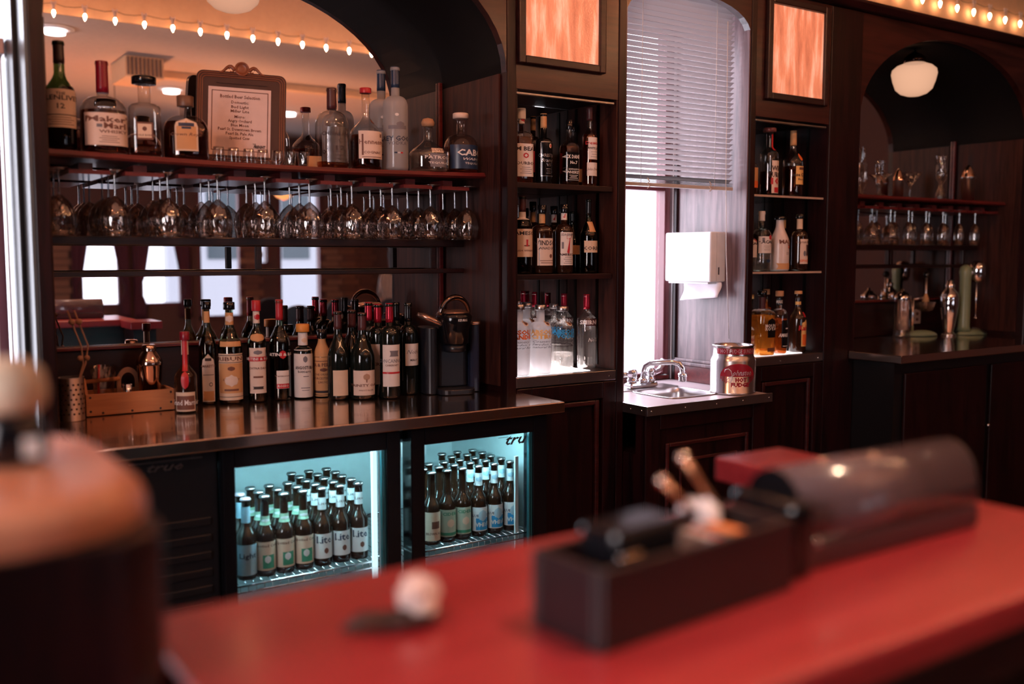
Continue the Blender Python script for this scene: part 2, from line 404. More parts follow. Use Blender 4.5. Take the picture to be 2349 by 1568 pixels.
# shelf in the niches, with glass rack boards
def shelf(x0, x1, lb, bow):
    t = thing('display_shelf', lb, 'shelf', ((x0+x1)/2, 2.95, 1.66))
    m = MB(); n = 20; vs = []; fs = []
    for k in range(n+1):
        x = x0+.009 + (x1-x0-.018)*k/n; s = -.010*sin(pi*k/n)*bow
        vs += [(x,2.82,1.664+s),(x,2.826,1.676+s),(x,3.08,1.676+s),(x,3.08,1.658+s),(x,2.826,1.658+s)]
    for k in range(n):
        a = k*5; b = a+5
        for j in range(5): fs.append((a+j, b+j, b+(j+1)%5, a+(j+1)%5))
    fs += [(0,1,2,3,4), (n*5+4,n*5+3,n*5+2,n*5+1,n*5)]
    m.add(vs, fs); obj('shelf_board', m, REDW, t)
    xs = []
    k = 0; x = x0 + .066
    while x < x1 - .05:
        b = min(.104, x1-.012-x)
        obj('rack_rail', MB().box(x, x+b, 2.822, 3.07, 1.614, 1.625).box(x+.034, x+b-.034, 2.875, 3.07, 1.6251, 1.6478), REDW, t)
        x += .1418; k += 1
    return t, xs
shl, gaps_l = shelf(XL0, XL1, 'red wood shelf with hanging glass rack across the wine niche', 1)
shr, gaps_r = shelf(3.64, 5.018, 'dark wood shelf with hanging glass rack in the far niche', 0)
# counters
def counter(x0, x1, y0, z, lb, cut=0):
    t = thing('steel_countertop', lb, 'countertop', ((x0+x1)/2, y0, z))
    m = MB().prism([(x0,y0+cut),(x0+cut,y0),(x1,y0),(x1,YF-.006),(x1,YM-.014),(x0,YM-.014)], z-.034, z, 'z')
    obj('countertop', m, COUNTER, t, .003)
    return t
def counter_mat():
    m, nt, N, L, b = newmat('worn_stainless_top'); b.inputs['Metallic'].default_value = 1
    b.inputs['Base Color'].default_value = (.80,.62,.54,1); b.inputs['Roughness'].default_value = .13
    tc = N.new('ShaderNodeTexCoord'); mp = N.new('ShaderNodeMapping'); mp.inputs['Scale'].default_value = (1.5, 60, 60)
    ns = N.new('ShaderNodeTexNoise'); ns.inputs['Scale'].default_value = 5; L.new(tc.outputs['Object'], mp.inputs[0]); L.new(mp.outputs[0], ns.inputs['Vector'])
    mr = N.new('ShaderNodeMapRange'); mr.inputs['To Min'].default_value = .11; mr.inputs['To Max'].default_value = .17; b.inputs['Anisotropic'].default_value = .8; tn = N.new('ShaderNodeCombineXYZ'); tn.inputs[1].default_value = 1; b.inputs['Coat Weight'].default_value = .35; b.inputs['Coat Roughness'].default_value = .04; L.new(tn.outputs[0], b.inputs['Tangent'])
    L.new(ns.outputs['Fac'], mr.inputs['Value']); L.new(mr.outputs[0], b.inputs['Roughness'])
    bp = N.new('ShaderNodeBump'); bp.inputs['Strength'].default_value = .05; bp.inputs['Distance'].default_value = .001
    L.new(ns.outputs['Fac'], bp.inputs['Height']); L.new(bp.outputs[0], b.inputs['Normal'])
    return m
COUNTER = counter_mat()
# niche side panels stand on the countertop, so the top is notched at the post
t = thing('steel_countertop', 'polished metal countertop under the wine bottles', 'countertop', (1.15, 2.44, .94))
obj('countertop', MB().prism([(.4345,2.44),(1.854,2.44),(1.854,YF-.006),(1.8095,YF-.006),(1.8095,YM-.014),(.4345,YM-.014)], .906, .94, 'z'), COUNTER, t, .003)
t = thing('steel_countertop', 'darker metal countertop under the cocktail tools', 'countertop', (4.3, 2.44, .985))
obj('countertop', MB().prism([(3.60,2.44),(5.05,2.44),(5.05,YF-.006),(5.016,YF-.006),(5.016,YM-.014),(3.642,YM-.014),(3.642,YF-.006),(3.60,YF-.006)], .951, .985, 'z'), COUNTER, t, .003)

# liquor cabinets
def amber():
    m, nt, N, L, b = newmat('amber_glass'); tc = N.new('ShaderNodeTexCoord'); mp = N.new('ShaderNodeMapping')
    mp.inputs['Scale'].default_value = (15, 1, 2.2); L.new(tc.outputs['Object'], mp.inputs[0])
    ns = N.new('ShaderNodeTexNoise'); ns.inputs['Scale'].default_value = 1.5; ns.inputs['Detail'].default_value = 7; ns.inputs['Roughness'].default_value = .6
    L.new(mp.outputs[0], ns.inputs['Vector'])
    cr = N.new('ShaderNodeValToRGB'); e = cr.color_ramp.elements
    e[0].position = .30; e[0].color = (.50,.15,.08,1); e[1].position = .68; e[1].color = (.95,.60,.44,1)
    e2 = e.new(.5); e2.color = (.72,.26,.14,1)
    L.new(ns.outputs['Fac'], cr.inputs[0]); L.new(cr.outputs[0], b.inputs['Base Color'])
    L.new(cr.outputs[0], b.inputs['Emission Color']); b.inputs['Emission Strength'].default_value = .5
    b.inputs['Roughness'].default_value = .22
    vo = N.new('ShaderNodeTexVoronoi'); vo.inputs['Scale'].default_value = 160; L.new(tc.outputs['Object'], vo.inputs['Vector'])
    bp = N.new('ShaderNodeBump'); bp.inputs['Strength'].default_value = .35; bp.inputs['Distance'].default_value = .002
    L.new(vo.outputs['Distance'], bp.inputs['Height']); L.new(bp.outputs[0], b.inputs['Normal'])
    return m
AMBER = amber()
def ring(x0, x1, z0, z1, w, y0, y1):
    return [MB().box(x0, x0+w, y0, y1, z0, z1), MB().box(x1-w, x1, y0, y1, z0, z1),
            MB().box(x0+w, x1-w, y0, y1, z0, z0+w), MB().box(x0+w, x1-w, y0, y1, z1-w, z1)]
def cabinet(xa, xb, lb, ps, glow):
    t = thing('liquor_cabinet', lb, 'cabinet', ((xa+xb)/2, YF, 0))
    x0, x1 = xa+.001, xb-.001
    obj('fascia_board', MB().box(x0, x1, YF, YF+.02, 1.945, 2.43), SPAN, t)
    p0, p1, q0, q1 = ps
    for r in ring(p0-.022, p1+.022, q0-.028, q1+.028, .027, YF-.02, YF-.001): board('frame_moulding', r, MAHOX, t, .004)
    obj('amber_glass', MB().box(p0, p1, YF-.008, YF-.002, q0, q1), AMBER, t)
    board('light_rail', MB().box(x0, x1-.02, YF-.004, YF+.010, 1.926, 1.934), STEEL, t, .002)
    obj('top_panel', MB().box(x0, x1, YF+.021, 2.99, 1.945, 1.96), MAHOX, t)
    obj('mirror_back', MB().box(x0, x1, 2.992, 2.997, .99, 1.944), MIRROR, t)
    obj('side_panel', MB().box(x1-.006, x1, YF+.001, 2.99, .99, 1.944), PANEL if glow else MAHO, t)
    obj('side_panel', MB().box(x0, x0+.006, YF+.001, 2.99, .99, 1.944), MAHO, t)
    for y in (2.80, 2.93):
        obj('shelf_standard', MB().box(x1-.010, x1-.0065, y, y+.014, 1.0, 1.94), col((.03,.03,.03), .3, 1), t)
    for k, z in enumerate((1.642, 1.334)):
        if glow: board('shelf', MB().box(x0+.007, x1-.011, YF+.012, 2.985, z-.018, z), MAHOX, t, .001)
        else: board('shelf', MB().box(x0+.007, x1-.011, YF+.012, 2.985, z-.009, z), tglass((.75,.85,.8), base=.12), t, .001); obj('shelf_edge', MB().box(x0+.007, x1-.011, YF+.009, YF+.0115, z-.0085, z-.0005), col((.50,.36,.30), .3, name='shelf_edge_trim'), t)
    board('display_deck', MB().box(x0, x1, YF-.002, 2.99, .952, .9875), STEEL if 0 else STEELD, t, .002)
    if glow or 1:
        obj('light_panel', MB().box(x0+.02, x1-.09, YF+.035, 2.97, .9876, .9885), emis((1.0,.90,.92), 5.0 if glow else 2.2, 'light_panel_glow'), t)
    for x in (x0+.18, x1-.03): obj('screw', MB().cyl((x, YF-.0045, .967), (x, YF-.002, .967), .003, 8), CHROME, t)
    obj('carcass', MB().box(x0+.001, x1-.001, YF+.012, 3.14, .08, .95), MAHO, t)
    for r in ring(x0+.002, x1-.002, .1, .949, .06, YF-.006, YF+.011): board('rail_frame', r, MAHO, t, .003)
    for r in ring(x0+.075, x1-.075, .17, .885, .018, YF-.002, YF+.011): board('door_moulding', r, REDM, t, .004)
    return t
STEELD = col((.42,.36,.36), .3, 1, name='warm_steel'); REDM = wood('door_moulding', (.018,.003,.004), (.07,.012,.013), axis='x')
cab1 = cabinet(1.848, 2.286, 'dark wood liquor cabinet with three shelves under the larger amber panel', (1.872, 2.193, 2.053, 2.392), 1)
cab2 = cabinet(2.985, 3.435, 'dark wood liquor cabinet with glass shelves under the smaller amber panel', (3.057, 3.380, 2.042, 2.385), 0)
obj('corner_patch', MB().box(1.852, 1.90, 2.988, 2.9915, 1.0, 1.62), TAN, cab1)
# ---------------------------------------------------------------- sink alcove
al = thing('window_surround', 'oak-lined arched surround of the window over the sink', 'window surround', (2.637, YF, .88))
c = 2.6375; hw = .318; n = 18; sp = MB()
arch = [(c - hw*cos(pi*k/n), 2.235 + .135*sin(pi*k/n)**.8) for k in range(n+1)]
for k in range(n):
    (xa, za), (xb, zb) = arch[k], arch[k+1]
    sp.add([(xa,YF,za),(xb,YF,zb),(xb,YF,2.43),(xa,YF,2.43),(xa,YF+.03,za),(xb,YF+.03,zb),(xb,YF+.03,2.43),(xa,YF+.03,2.43)],
           [(0,1,2,3),(7,6,5,4),(4,5,1,0),(3,2,6,7)])
obj('arched_head', sp, SPAN, al)
obj('side_panel', MB().box(2.949, 2.955, YF+.002, 3.150, .868, 2.42), ALC, al)
obj('side_panel', MB().box(2.320, 2.326, YF+.002, 3.150, .868, 2.42), ALC, al)
board('moulding', MB().box(2.937, 2.9485, 2.72, 3.09, .950, .962).box(2.930, 2.9485, 2.72, 3.09, .935, .949), ALC, al)
board('skirting', MB().box(2.939, 2.9485, 2.72, 3.09, .8665, .934), REDW, al)
board('stile', MB().box(2.938, 2.9485, 3.09, 3.11, .868, 1.80), MAHO, al)
obj('caulk_line', MB().box(2.9365, 2.9485, 3.1105, 3.1145, .868, 2.3), WHITE, al)
board('back_sill', MB().box(2.327, 2.936, 3.12, 3.155, .8665, .884), REDW, al)
w = bpy.data.objects.new('window_1', None); COL.objects.link(w); w['kind'] = 'structure'
WR = col((.16,.035,.045), .4, name='plum_frame')
for q in ((2.336,2.372,.886,2.355), (2.909,2.939,.886,2.355)): obj('window_frame', MB().box(q[0], q[1], 3.13, 3.19, q[2], q[3]), WR, w, .003)
obj('window_frame', MB().box(2.373, 2.908, 3.13, 3.19, 1.672, 1.70), WR, w, .003)
obj('window_frame', MB().box(2.373, 2.908, 3.13, 3.19, .886, .898), WR, w, .003)
for q in ((.899, 1.671), (1.701, 2.35)): obj('pane', MB().box(2.373, 2.908, 3.165, 3.168, q[0], q[1]), tglass((.97,.97,1), base=.01), w)
w = bpy.data.objects.new('window_2', None); COL.objects.link(w); w['kind'] = 'structure'
for q in ((-.219,-.18,.722,2.298), (.345,.384,.722,2.298), (-.179,.344,.722,.76), (-.179,.344,2.26,2.298)): obj('window_frame', MB().box(q[0], q[1], 3.14, 3.2, q[2], q[3]), WR, w, .003)
obj('pane', MB().box(-.179, .344, 3.165, 3.168, .76, 2.26), tglass((.97,.97,1), base=.01), w)
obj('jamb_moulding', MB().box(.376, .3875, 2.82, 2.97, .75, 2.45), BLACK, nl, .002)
obj('daylit_jamb_strip', MB().box(.380, .3875, 2.975, 3.135, .72, 2.45), WHITE, nl)  # white strip paints the daylight falling on the lining beside the window
obj('alcove_lining', MB().box(.388, .3965, YF+.002, 3.15, 0, 2.45), col((.10,.12,.13), .35, name='grey_jamb_paint'), nl)
# horizontal blind
bl = thing('window_blind', 'white slatted venetian blind half lowered over the sink window', 'blind', (2.63, 2.775, 1.66))
def slatmat():
    m, nt, N, L, b = newmat('white_slat'); b.inputs['Base Color'].default_value = (.52,.46,.46,1); b.inputs['Roughness'].default_value = .3
    tl = N.new('ShaderNodeBsdfTranslucent'); tl.inputs[0].default_value = (.75,.70,.72,1); mx = N.new('ShaderNodeMixShader'); mx.inputs[0].default_value = .03
    L.new(b.outputs[0], mx.inputs[1]); L.new(tl.outputs[0], mx.inputs[2]); L.new(mx.outputs[0], N['Material Output'].inputs[0]); return m
ta = radians(30); sl = MB(); vs = []; W2 = .0125
for k in range(7):
    s = -1 + 2*k/6; y = s*W2*cos(ta); z = -s*W2*sin(ta) + .0016*(1-s*s)   # room edge high, window edge low
    vs += [(-.298, y, z), (.298, y, z)]
sl.add(vs, [(2*k, 2*k+1, 2*k+3, 2*k+2) for k in range(6)], True)
slg = sl.mesh('slat'); slg.materials.append(slatmat())
z = 1.690
while z < 2.40:
    o = obj('slat', slg, None, bl); o.location = (0, 0, z-1.66); z += .0199
obj('bottom_rail', MB().box(2.332, 2.928, 2.762, 2.788, 1.655, 1.668), col((.55,.5,.48), .3), bl)
for k, z in enumerate((1.671, 1.676, 1.681)): obj('stacked_slat', MB().box(2.332, 2.928, 2.763, 2.787, z, z+.0012), col((.12,.14,.15), .3), bl)
for x in (2.44, 2.82): obj('ladder_cord', MB().tube([(x,2.757,1.66),(x,2.757,2.38)], .0012, 5), WHITE, bl)
obj('pull_cord', MB().tube([(2.87,2.750,2.3),(2.873,2.748,1.7),(2.88,2.745,1.4),(2.893,2.735,1.07)], .0016, 6), WHITE, bl)
for x in (2.47, 2.79): obj('cord_knot', MB().tube([(x,2.755,1.685),(x+.008,2.752,1.672),(x-.003,2.751,1.664),(x+.01,2.751,1.654),(x-.004,2.75,1.646)], .0022, 5), col((.6,.5,.42), .7), bl)
# vertical blind of the other window
vb = thing('vertical_blind', 'glossy white vertical blind in the window at the far end', 'blind', (.15, 2.98, 1.95))
obj('head_rail', MB().box(-.2, .372, 2.93, 2.99, 1.925, 1.965), col((.6,.42,.40), .4), vb, .003)
for k, x in enumerate((.362, .330, .298, .262, .22, .17, .12, .07, .02, -.03, -.08, -.13)):
    obj('vane', MB().box(x-.002, x+.002, 2.935, 2.985, .80, 1.915), slatmat() if k == 0 else bpy.data.materials['white_slat'], vb)
    obj('vane_clip', MB().cyl((x, 2.96, 1.915), (x, 2.96, 1.926), .006, 8), CHROME, vb)
# ---------------------------------------------------------------- text on things
TXT = {}
def textmesh(s, bold=0, shear=0, res=1):
    k = (s, bold, shear)
    if k in TXT: return TXT[k]
    c = bpy.data.curves.new('t', 'FONT'); c.body = s; c.size = 1; c.align_x = 'CENTER'; c.align_y = 'CENTER'
    c.resolution_u = res; c.offset = bold; c.shear = shear; c.space_line = .85
    o = bpy.data.objects.new('t', c); COL.objects.link(o); dg = bpy.context.evaluated_depsgraph_get(); dg.update()
    me = bpy.data.meshes.new_from_object(o.evaluated_get(dg))
    V = [tuple(v.co[:2]) for v in me.vertices]; Fc = [tuple(p.vertices) for p in me.polygons]
    bpy.data.objects.remove(o); bpy.data.curves.remove(c); bpy.data.meshes.remove(me)
    xs = [v[0] for v in V]; w = max(xs) - min(xs); cx = (max(xs)+min(xs))/2
    V = [(v[0]-cx, v[1]) for v in V]
    TXT[k] = (V, Fc, w); return TXT[k]
def text_on(s, width, height, surf, bold=.0, shear=0):
    """lettering mesh: fit string to width (m), letter size height (m); surf(x, y)->point"""
    V, Fc, w = textmesh(s, bold, shear); m = MB(); sx = width/w
    m.add([surf(v[0]*sx, v[1]*height) for v in V], Fc); return m
def flat_text(name, s, width, height, o3, ux, uy, mat, parent, bold=.01, shear=0):
    o3, ux, uy = Vector(o3), Vector(ux), Vector(uy)
    return obj(name, text_on(s, width, height, lambda x, y: o3 + ux*x + uy*y, bold, shear), mat, parent)
# ---------------------------------------------------------------- back bar refrigerator
fr = thing('bottle_fridge', 'black under-counter fridge with two lit glass doors full of beer', 'fridge', (1.13, 2.5, .05))
LINER = col((.62,.74,.76), .4, .3, name='fridge_liner')
obj('casing', MB().box(.455,1.806, 2.53,3.08, .862,.903).box(.455,1.806,2.53,3.08,.05,.10).box(.455,.775,2.53,3.08,.1005,.8615).box(1.80,1.806,2.53,3.08,.1005,.8615), BLACK, fr, .002)
obj('liner_back', MB().box(.777,1.798, 3.04,3.05, .102,.86), LINER, fr)
obj('liner_side', MB().box(.777,.782, 2.54,3.039, .102,.86), LINER, fr); obj('liner_side', MB().box(1.793,1.798, 2.54,3.039, .102,.86), LINER, fr)
obj('liner_top', MB().box(.783,1.792, 2.54,3.039, .852,.859), LINER, fr)
obj('grille_panel', MB().box(.456,.771, 2.50,2.529, .06,.90), BLACK, fr, .003)
obj('badge_frame', ring(.55,.735,.852,.885,.003,2.496,2.4995)[3], STEELD, fr)
flat_text('badge_lettering', 'true', .09, .03, (.64,2.4985,.868), (1,0,0), (0,0,1), STEELD, fr, .02, .4)
for k in range(14): obj('louvre', MB().box(.48,.75, 2.494,2.4995, .12+k*.045,.14+k*.045), BLACK, fr, .002)
FL = emis((.50,.92,1.0), 90, 'fridge_tube')
for x0, x1, g0, g1 in ((.776,1.288,.808,1.243), (1.322,1.806,1.367,1.754)):
    d = obj('door', MB().box(x0,g0, 2.47,2.527, .09,.90).box(g1,x1, 2.47,2.527,.09,.90).box(g0,g1, 2.47,2.527,.09,.14).box(g0,g1,2.47,2.527,.849,.90), GLOSSB, fr, .003)
    obj('pane', MB().box(g0,g1, 2.492,2.496, .14,.849), tglass((.94,.99,1), base=.02), d)
    obj('gasket', MB().box(g1-.012,g1-.008, 2.478,2.49, .14,.849).box(g1-.004,g1-.0005,2.478,2.49,.14,.849), col((.02,.10,.12), .2, name='teal_gasket'), d)
    obj('light_tube', MB().box(g0+.01,g1-.03, 2.545,2.557, .838,.848), FL, fr)
obj('light_tube', MB().box(1.2275,1.2415, 2.53,2.541, .15,.835), emis((.72,.93,1.0), .85, 'fridge_tube'), fr)
for x in (1.744, 1.60): obj('shelf_standard', MB().box(x-.008,x+.004, (2.545 if x > 1.7 else 3.02),(2.553 if x > 1.7 else 3.035), .12,.76), col((.75,.82,.84), .3, .3), fr)
def wire_shelf(x0, x1, z):
    m = MB().cyl((x0,2.535,z),(x1,2.535,z),.0035,8).cyl((x0,2.535,z-.018),(x1,2.535,z-.018),.0025,8).cyl((x0,3.02,z),(x1,3.02,z),.0035,8)
    n = int((x1-x0)/.022)
    for k in range(n+1): 
        x = x0+(x1-x0)*k/n; m.cyl((x,2.535,z+.001),(x,3.02,z+.001),.0015,5); m.cyl((x,2.535,z),(x,2.535,z-.018),.0012,5)
    o = obj('wire_shelf', m, CHROME, fr)
wire_shelf(.79,1.285,.512); wire_shelf(1.325,1.79,.512); wire_shelf(.79,1.285,.2); wire_shelf(1.325,1.79,.2)
TC = (0,0,1)
flat_text('glass_lettering', 'true', .105, .045, (1.715,2.4905,.828), (1,0,0), (0,0,1), INK, fr, .02, .45)
obj('lettering_line', MB().box(1.635,1.672, 2.4895,2.491, .838,.8395), INK, fr)
st = tag(obj('info_sheet', MB().box(1.565,1.665, 3.0,3.001, .70,.85), col((.8,.82,.84), .7)), 'white printed sheet taped inside the fridge behind the beer bottles', 'sheet')
for k in range(9): obj('print_line', MB().box(1.578,1.65-(k*7%4)*.012, 2.9985,2.9995, .825-k*.013,.828-k*.013+(.004 if k==0 else 0)), INK, st)
# ---------------------------------------------------------------- sink
ZS = .865
sk = thing('sink_counter', 'white-topped sink cabinet counter with screwed metal edge under the window', 'counter', (2.64, 2.58, ZS))
SX0, SX1, SY0, SY1 = 2.53, 2.775, 2.67, 2.90     # basin opening
LAM = col((.62,.52,.55), .35, name='pale_laminate')
for q in ((2.322,SX0,2.575,3.118), (SX1,2.9475,2.575,3.118), (SX0,SX1,2.575,SY0), (SX0,SX1,SY1,3.118)):
    obj('worktop', MB().box(q[0],q[1],q[2],q[3], ZS-.018,ZS), LAM, sk)
o = obj('metal_edge', MB().box(2.316,2.965, 2.568,2.575, ZS-.033,ZS+.001).box(2.316,2.3215,2.575,2.703,ZS-.033,ZS+.001), STEEL, sk, .001)
for x in (2.335,2.50,2.66,2.80,2.945): obj('screw', MB().lathe([(.0035,0),(.003,.0015),(.001,.002)], 8, (x,2.568,ZS-.016), axis=(0,-1,0)), CHROME, o)
for y in (2.6,2.66): obj('screw', MB().lathe([(.0035,0),(.003,.0015),(.001,.002)], 8, (2.316,y,ZS-.016), axis=(-1,0,0)), CHROME, o)
bs = thing('sink_basin', 'square stainless drop-in sink basin by the window', 'sink', ((SX0+SX1)/2, (SY0+SY1)/2, ZS))
m = MB(); prof = [(1.12,.0015),(1.12,.004),(1.03,.005),(1.0,.001),(.97,-.02),(.93,-.12),(.8,-.15),(.1,-.155),(.001,-.155)]
vs = []; fs = []; seg = 40; hx, hy = (SX1-SX0)/2, (SY1-SY0)/2
for r, z in prof:
    for k in range(seg):
        a = 2*pi*(k+.5)/seg; e = 1/((abs(cos(a))**6+abs(sin(a))**6)**(1/6)); vs.append(((SX0+SX1)/2+cos(a)*e*hx*r*.985, (SY0+SY1)/2+sin(a)*e*hy*r*.985, ZS+z))
for i in range(len(prof)-1):
    for k in range(seg): fs.append((i*seg+k, i*seg+(k+1)%seg, (i+1)*seg+(k+1)%seg, (i+1)*seg+k))
m.add(vs, fs, True); obj('basin', m, STEEL, bs)
obj('deck', MB().box(2.50,2.80, 2.918,3.02, ZS+.0005,ZS+.004), STEEL, bs, .0015)
obj('drain', MB().lathe([(.02,0),(.022,.002),(.004,.001)], 16, (2.65,2.785,ZS-.154)), CHROME, bs)
fc = thing('faucet', 'chrome two-handle faucet with long curved spout at the sink', 'faucet', (2.625, 2.96, ZS+.004))
obj('base_plate', MB().box(2.560,2.705, 2.935,2.980, ZS+.0045,ZS+.026), CHROME, fc, .008)
for x in (2.583, 2.680):
    h = obj('valve', MB().lathe([(.020,0),(.021,.012),(.018,.016),(.019,.03),(.021,.034),(.021,.05),(.012,.056)], 16, (x,2.958,ZS+.0265)), CHROME, fc)
hp = [(2.583,2.965,ZS+.062),(2.565,2.985,ZS+.058),(2.545,3.0,ZS+.066),(2.538,3.01,ZS+.084),(2.540,3.01,ZS+.108),(2.552,3.01,ZS+.118)]
obj('lever', MB().tube(hp, [.011,.011,.010,.010,.009,.007], 10), CHROME, fc)
hp = [(2.69,2.965,ZS+.060),(2.72,2.975,ZS+.058),(2.75,2.985,ZS+.062),(2.775,2.99,ZS+.080),(2.782,2.995,ZS+.108)]
obj('lever', MB().tube(hp, [.010,.011,.011,.010,.009], 10), CHROME, fc)
sp = [(2.630,2.945,ZS+.031),(2.630,2.945,ZS+.075),(2.635,2.940,ZS+.094),(2.648,2.928,ZS+.104),(2.68,2.895,ZS+.108),(2.71,2.86,ZS+.112),(2.728,2.842,ZS+.106),(2.737,2.832,ZS+.088),(2.738,2.831,ZS+.068)]
obj('spout', MB().tube(sp, .0115, 12), CHROME, fc)
obj('aerator', MB().lathe([(.012,0),(.016,.004),(.016,.018),(.019,.022),(.019,.032),(.012,.036)], 14, (2.738,2.831,ZS+.034)), CHROME, fc)
obj('collar', MB().lathe([(.018,0),(.018,.012),(.013,.018)], 14, (2.630,2.945,ZS+.0265)), CHROME, fc)
cb = thing('sink_cabinet', 'dark panelled cabinet below the sink counter', 'cabinet', (2.64, 2.60, .02))
obj('carcass', MB().box(2.325,2.945, 2.60,3.14, .02,ZS-.18).box(2.325,2.945,2.60,2.64,ZS-.18,ZS-.034), MAHO, cb)
for r in ring(2.326,2.949,.03,ZS-.021,.07, 2.588,2.599): board('rail_frame', r, MAHO, cb, .003)
for r in ring(2.43,2.86,.12,.72,.016, 2.590,2.5995): board('door_moulding', r, REDM, cb, .004)
for r in ring(2.50,2.80,.18,.655,.012, 2.592,2.5995): board('door_moulding', r, REDM, cb, .003)
nbx = thing('niche_cabinet', 'dark cabinet under the far niche counter', 'cabinet', (4.3, 2.5, .02))
obj('carcass', MB().box(3.64,5.017, 2.50,3.14, .02,.948), BLACK, nbx)
for x in (3.70, 4.36): obj('door', MB().box(x,x+.62, 2.485,2.499, .1,.9), MAHO, nbx, .004)
obj('knob', MB().ball((4.33,2.475,.62), .009), CHROME, nbx)
# fudge can
X = P(1685,900,Z=ZS).x + .03
cn = thing('fudge_can', 'aluminium hot fudge pot with a red oval label beside the sink', 'can', (2.845, 2.665, ZS+.001))
ALU = col((.72,.68,.68), .2, 1, name='polished_aluminium')
R1, R2 = .087, .078
obj('body', MB().lathe([(R1-.004,0),(R1+.003,.002),(R1+.003,.008),(R1,.012),(R1,.128),(R1-.006,.142),(R2,.150),(R2,.182),(R2+.004,.186),(R2+.004,.189),(R2-.004,.189),(R2-.005,.15),(R1-.008,.13),(R1-.008,.012),(.001,.01)], 48, close=False), ALU, cn, local=True)
az = radians(-32)
def on_cyl(R, z0, az0=0):
    return lambda x, y: (R*sin(x/R+az0), -R*cos(x/R+az0), z0+y)
def ovalpatch(R, z0, hx, hz, az0, upper=None):
    m = MB(); n = 24; vs = []; fs = []
    for k in range(n+1):
        t = -1+2*k/n
        if upper is not None: t = upper + (1-upper)*k/n
        w = hx*sqrt(max(0,1-t*t))
        for j in range(13): x = -w+2*w*j/12; vs.append(on_cyl(R, z0, az0)(x, t*hz))
    for k in range(n):
        for j in range(12): fs.append((k*13+j,k*13+j+1,(k+1)*13+j+1,(k+1)*13+j))
    return m.add(vs, fs, True)
CR = col((.34,.012,.03), .3, name='crimson_print')
lb = obj('label', ovalpatch(R1+.0006, .072, .073, .050, az, 0.0), CR, cn, local=True)
def pot_text(s, w, h, x, z, m, bold=.02, sh=0, R=R1+.0012):
    f = on_cyl(R, z, az); mb = text_on(s, w, h, lambda a, b: f(a+x, b), bold, sh); return obj('lettering', mb, m, lb, local=True)
SILV = col((.85,.80,.82), .3, .6)
pot_text('ohnston', .078, .030, .016, .086, SILV, .01, .35)
m = MB().tube([on_cyl(R1+.0014,.072,az)(x, y) for x, y in [(-.055,.016),(-.052,.026),(-.040,.030),(-.030,.022),(-.026,.008),(-.025,-.010),(-.032,-.022),(-.044,-.020),(-.045,-.010),(-.034,-.002),(-.02,.006)]], .0013, 6)
obj('script_letter', m, SILV, lb, local=True)
pot_text('HOT', .046, .021, .010, .059, CR, .045); pot_text('FUDGE', .074, .021, .008, .040, CR, .045)
for k in range(4):
    for s in (-1, 1):
        x = s*(.070-.0075*k); zz = -.045*sqrt(max(0, 1-(x/.073)**2)); f = on_cyl(R1+.0008, .0715, az)
        obj('stripe', MB().add([f(x-.0018,0),f(x+.0018,0),f(x+.0018,zz*.75),f(x-.0018,zz*.75)], [(3,2,1,0)]), CR, lb, local=True)
m = MB(); n = 30; a0, a1 = -1.15+az, 1.5+az
for k in range(n):
    a, b = a0+(a1-a0)*k/n, a0+(a1-a0)*(k+1)/n; R = R2+.0006
    m.add([(R*sin(a),-R*cos(a),.156),(R*sin(b),-R*cos(b),.156),(R*sin(b),-R*cos(b),.178),(R*sin(a),-R*cos(a),.178)], [(0,1,2,3)], True)
bd = obj('neck_band', m, CR, cn, local=True)
obj('lettering', text_on('HOT FUDGE SUNDAE', .150, .022, on_cyl(R2+.0011, .167, az+.05), .0), SILV, bd, local=True)
# paper towel dispenser
dp = thing('towel_dispenser', 'white metal paper towel dispenser on the alcove side wall', 'dispenser', (2.9, 2.94, 1.29))
obj('housing', MB().box(2.862,2.948, 2.812,3.075, 1.292,1.494), WHITE, dp, .006)
obj('keyhole', MB().box(2.905,2.911, 2.8105,2.813, 1.322,1.352), INK, dp)
obj('seam', MB().box(2.8945,2.8955, 2.8108,2.8125, 1.296,1.49), col((.35,.34,.35), .5), dp)
obj('tray_lip', MB().box(2.868,2.940, 2.83,3.06, 1.284,1.2915), WHITE, dp, .002)
m = MB(); vs = []; fs = []
for k in range(7):
    z = 1.2915 - .072*k/6
    for j in range(9):
        y = 2.80+.21*j/8; vs.append((2.912 - .02*(k/6)**2 + .004*sin(j*1.4+k), y, z + (.018*(1-j/8)-.006)*k/6))
for k in range(6):
    for j in range(8): fs.append((k*9+j,k*9+j+1,(k+1)*9+j+1,(k+1)*9+j))
m.add(vs, fs, True); o = obj('paper_towel', m, col((.85,.8,.84), .9), dp); so = o.modifiers.new('s','SOLIDIFY'); so.thickness = .0015
# ---------------------------------------------------------------- front bar
BARM = wood('red_bar_top', (.23,.012,.018), (.33,.028,.034), rough=.34, axis='x', coat=.6, bump=.03, scale=.5)
bar = thing('front_bar', 'red lacquered bar top running along the foreground', 'bar counter', (.9, .7, 0))
BX = P(2300,1158,Z=1.07).x
obj('bar_top', MB().box(.197, BX, .485, .905, 1.035, 1.07), BARM, bar, .006)
obj('bar_body', MB().box(.22, BX-.05, .56, .86, .0, 1.034), MAHOX, bar)
obj('edge_moulding', MB().box(.2, BX-.01, .492, .555, .99, 1.034), MAHOX, bar, .004)
w0 = P(1640,1045,Z=1.07); 
obj('side_wing', MB().box(w0.x, w0.x+.155, .9055, w0.y, 1.03, 1.068), BARM, bar, .003)
obj('wing_support', MB().box(w0.x+.02, w0.x+.13, .9055, w0.y-.03, 0, 1.029), MAHO, bar)
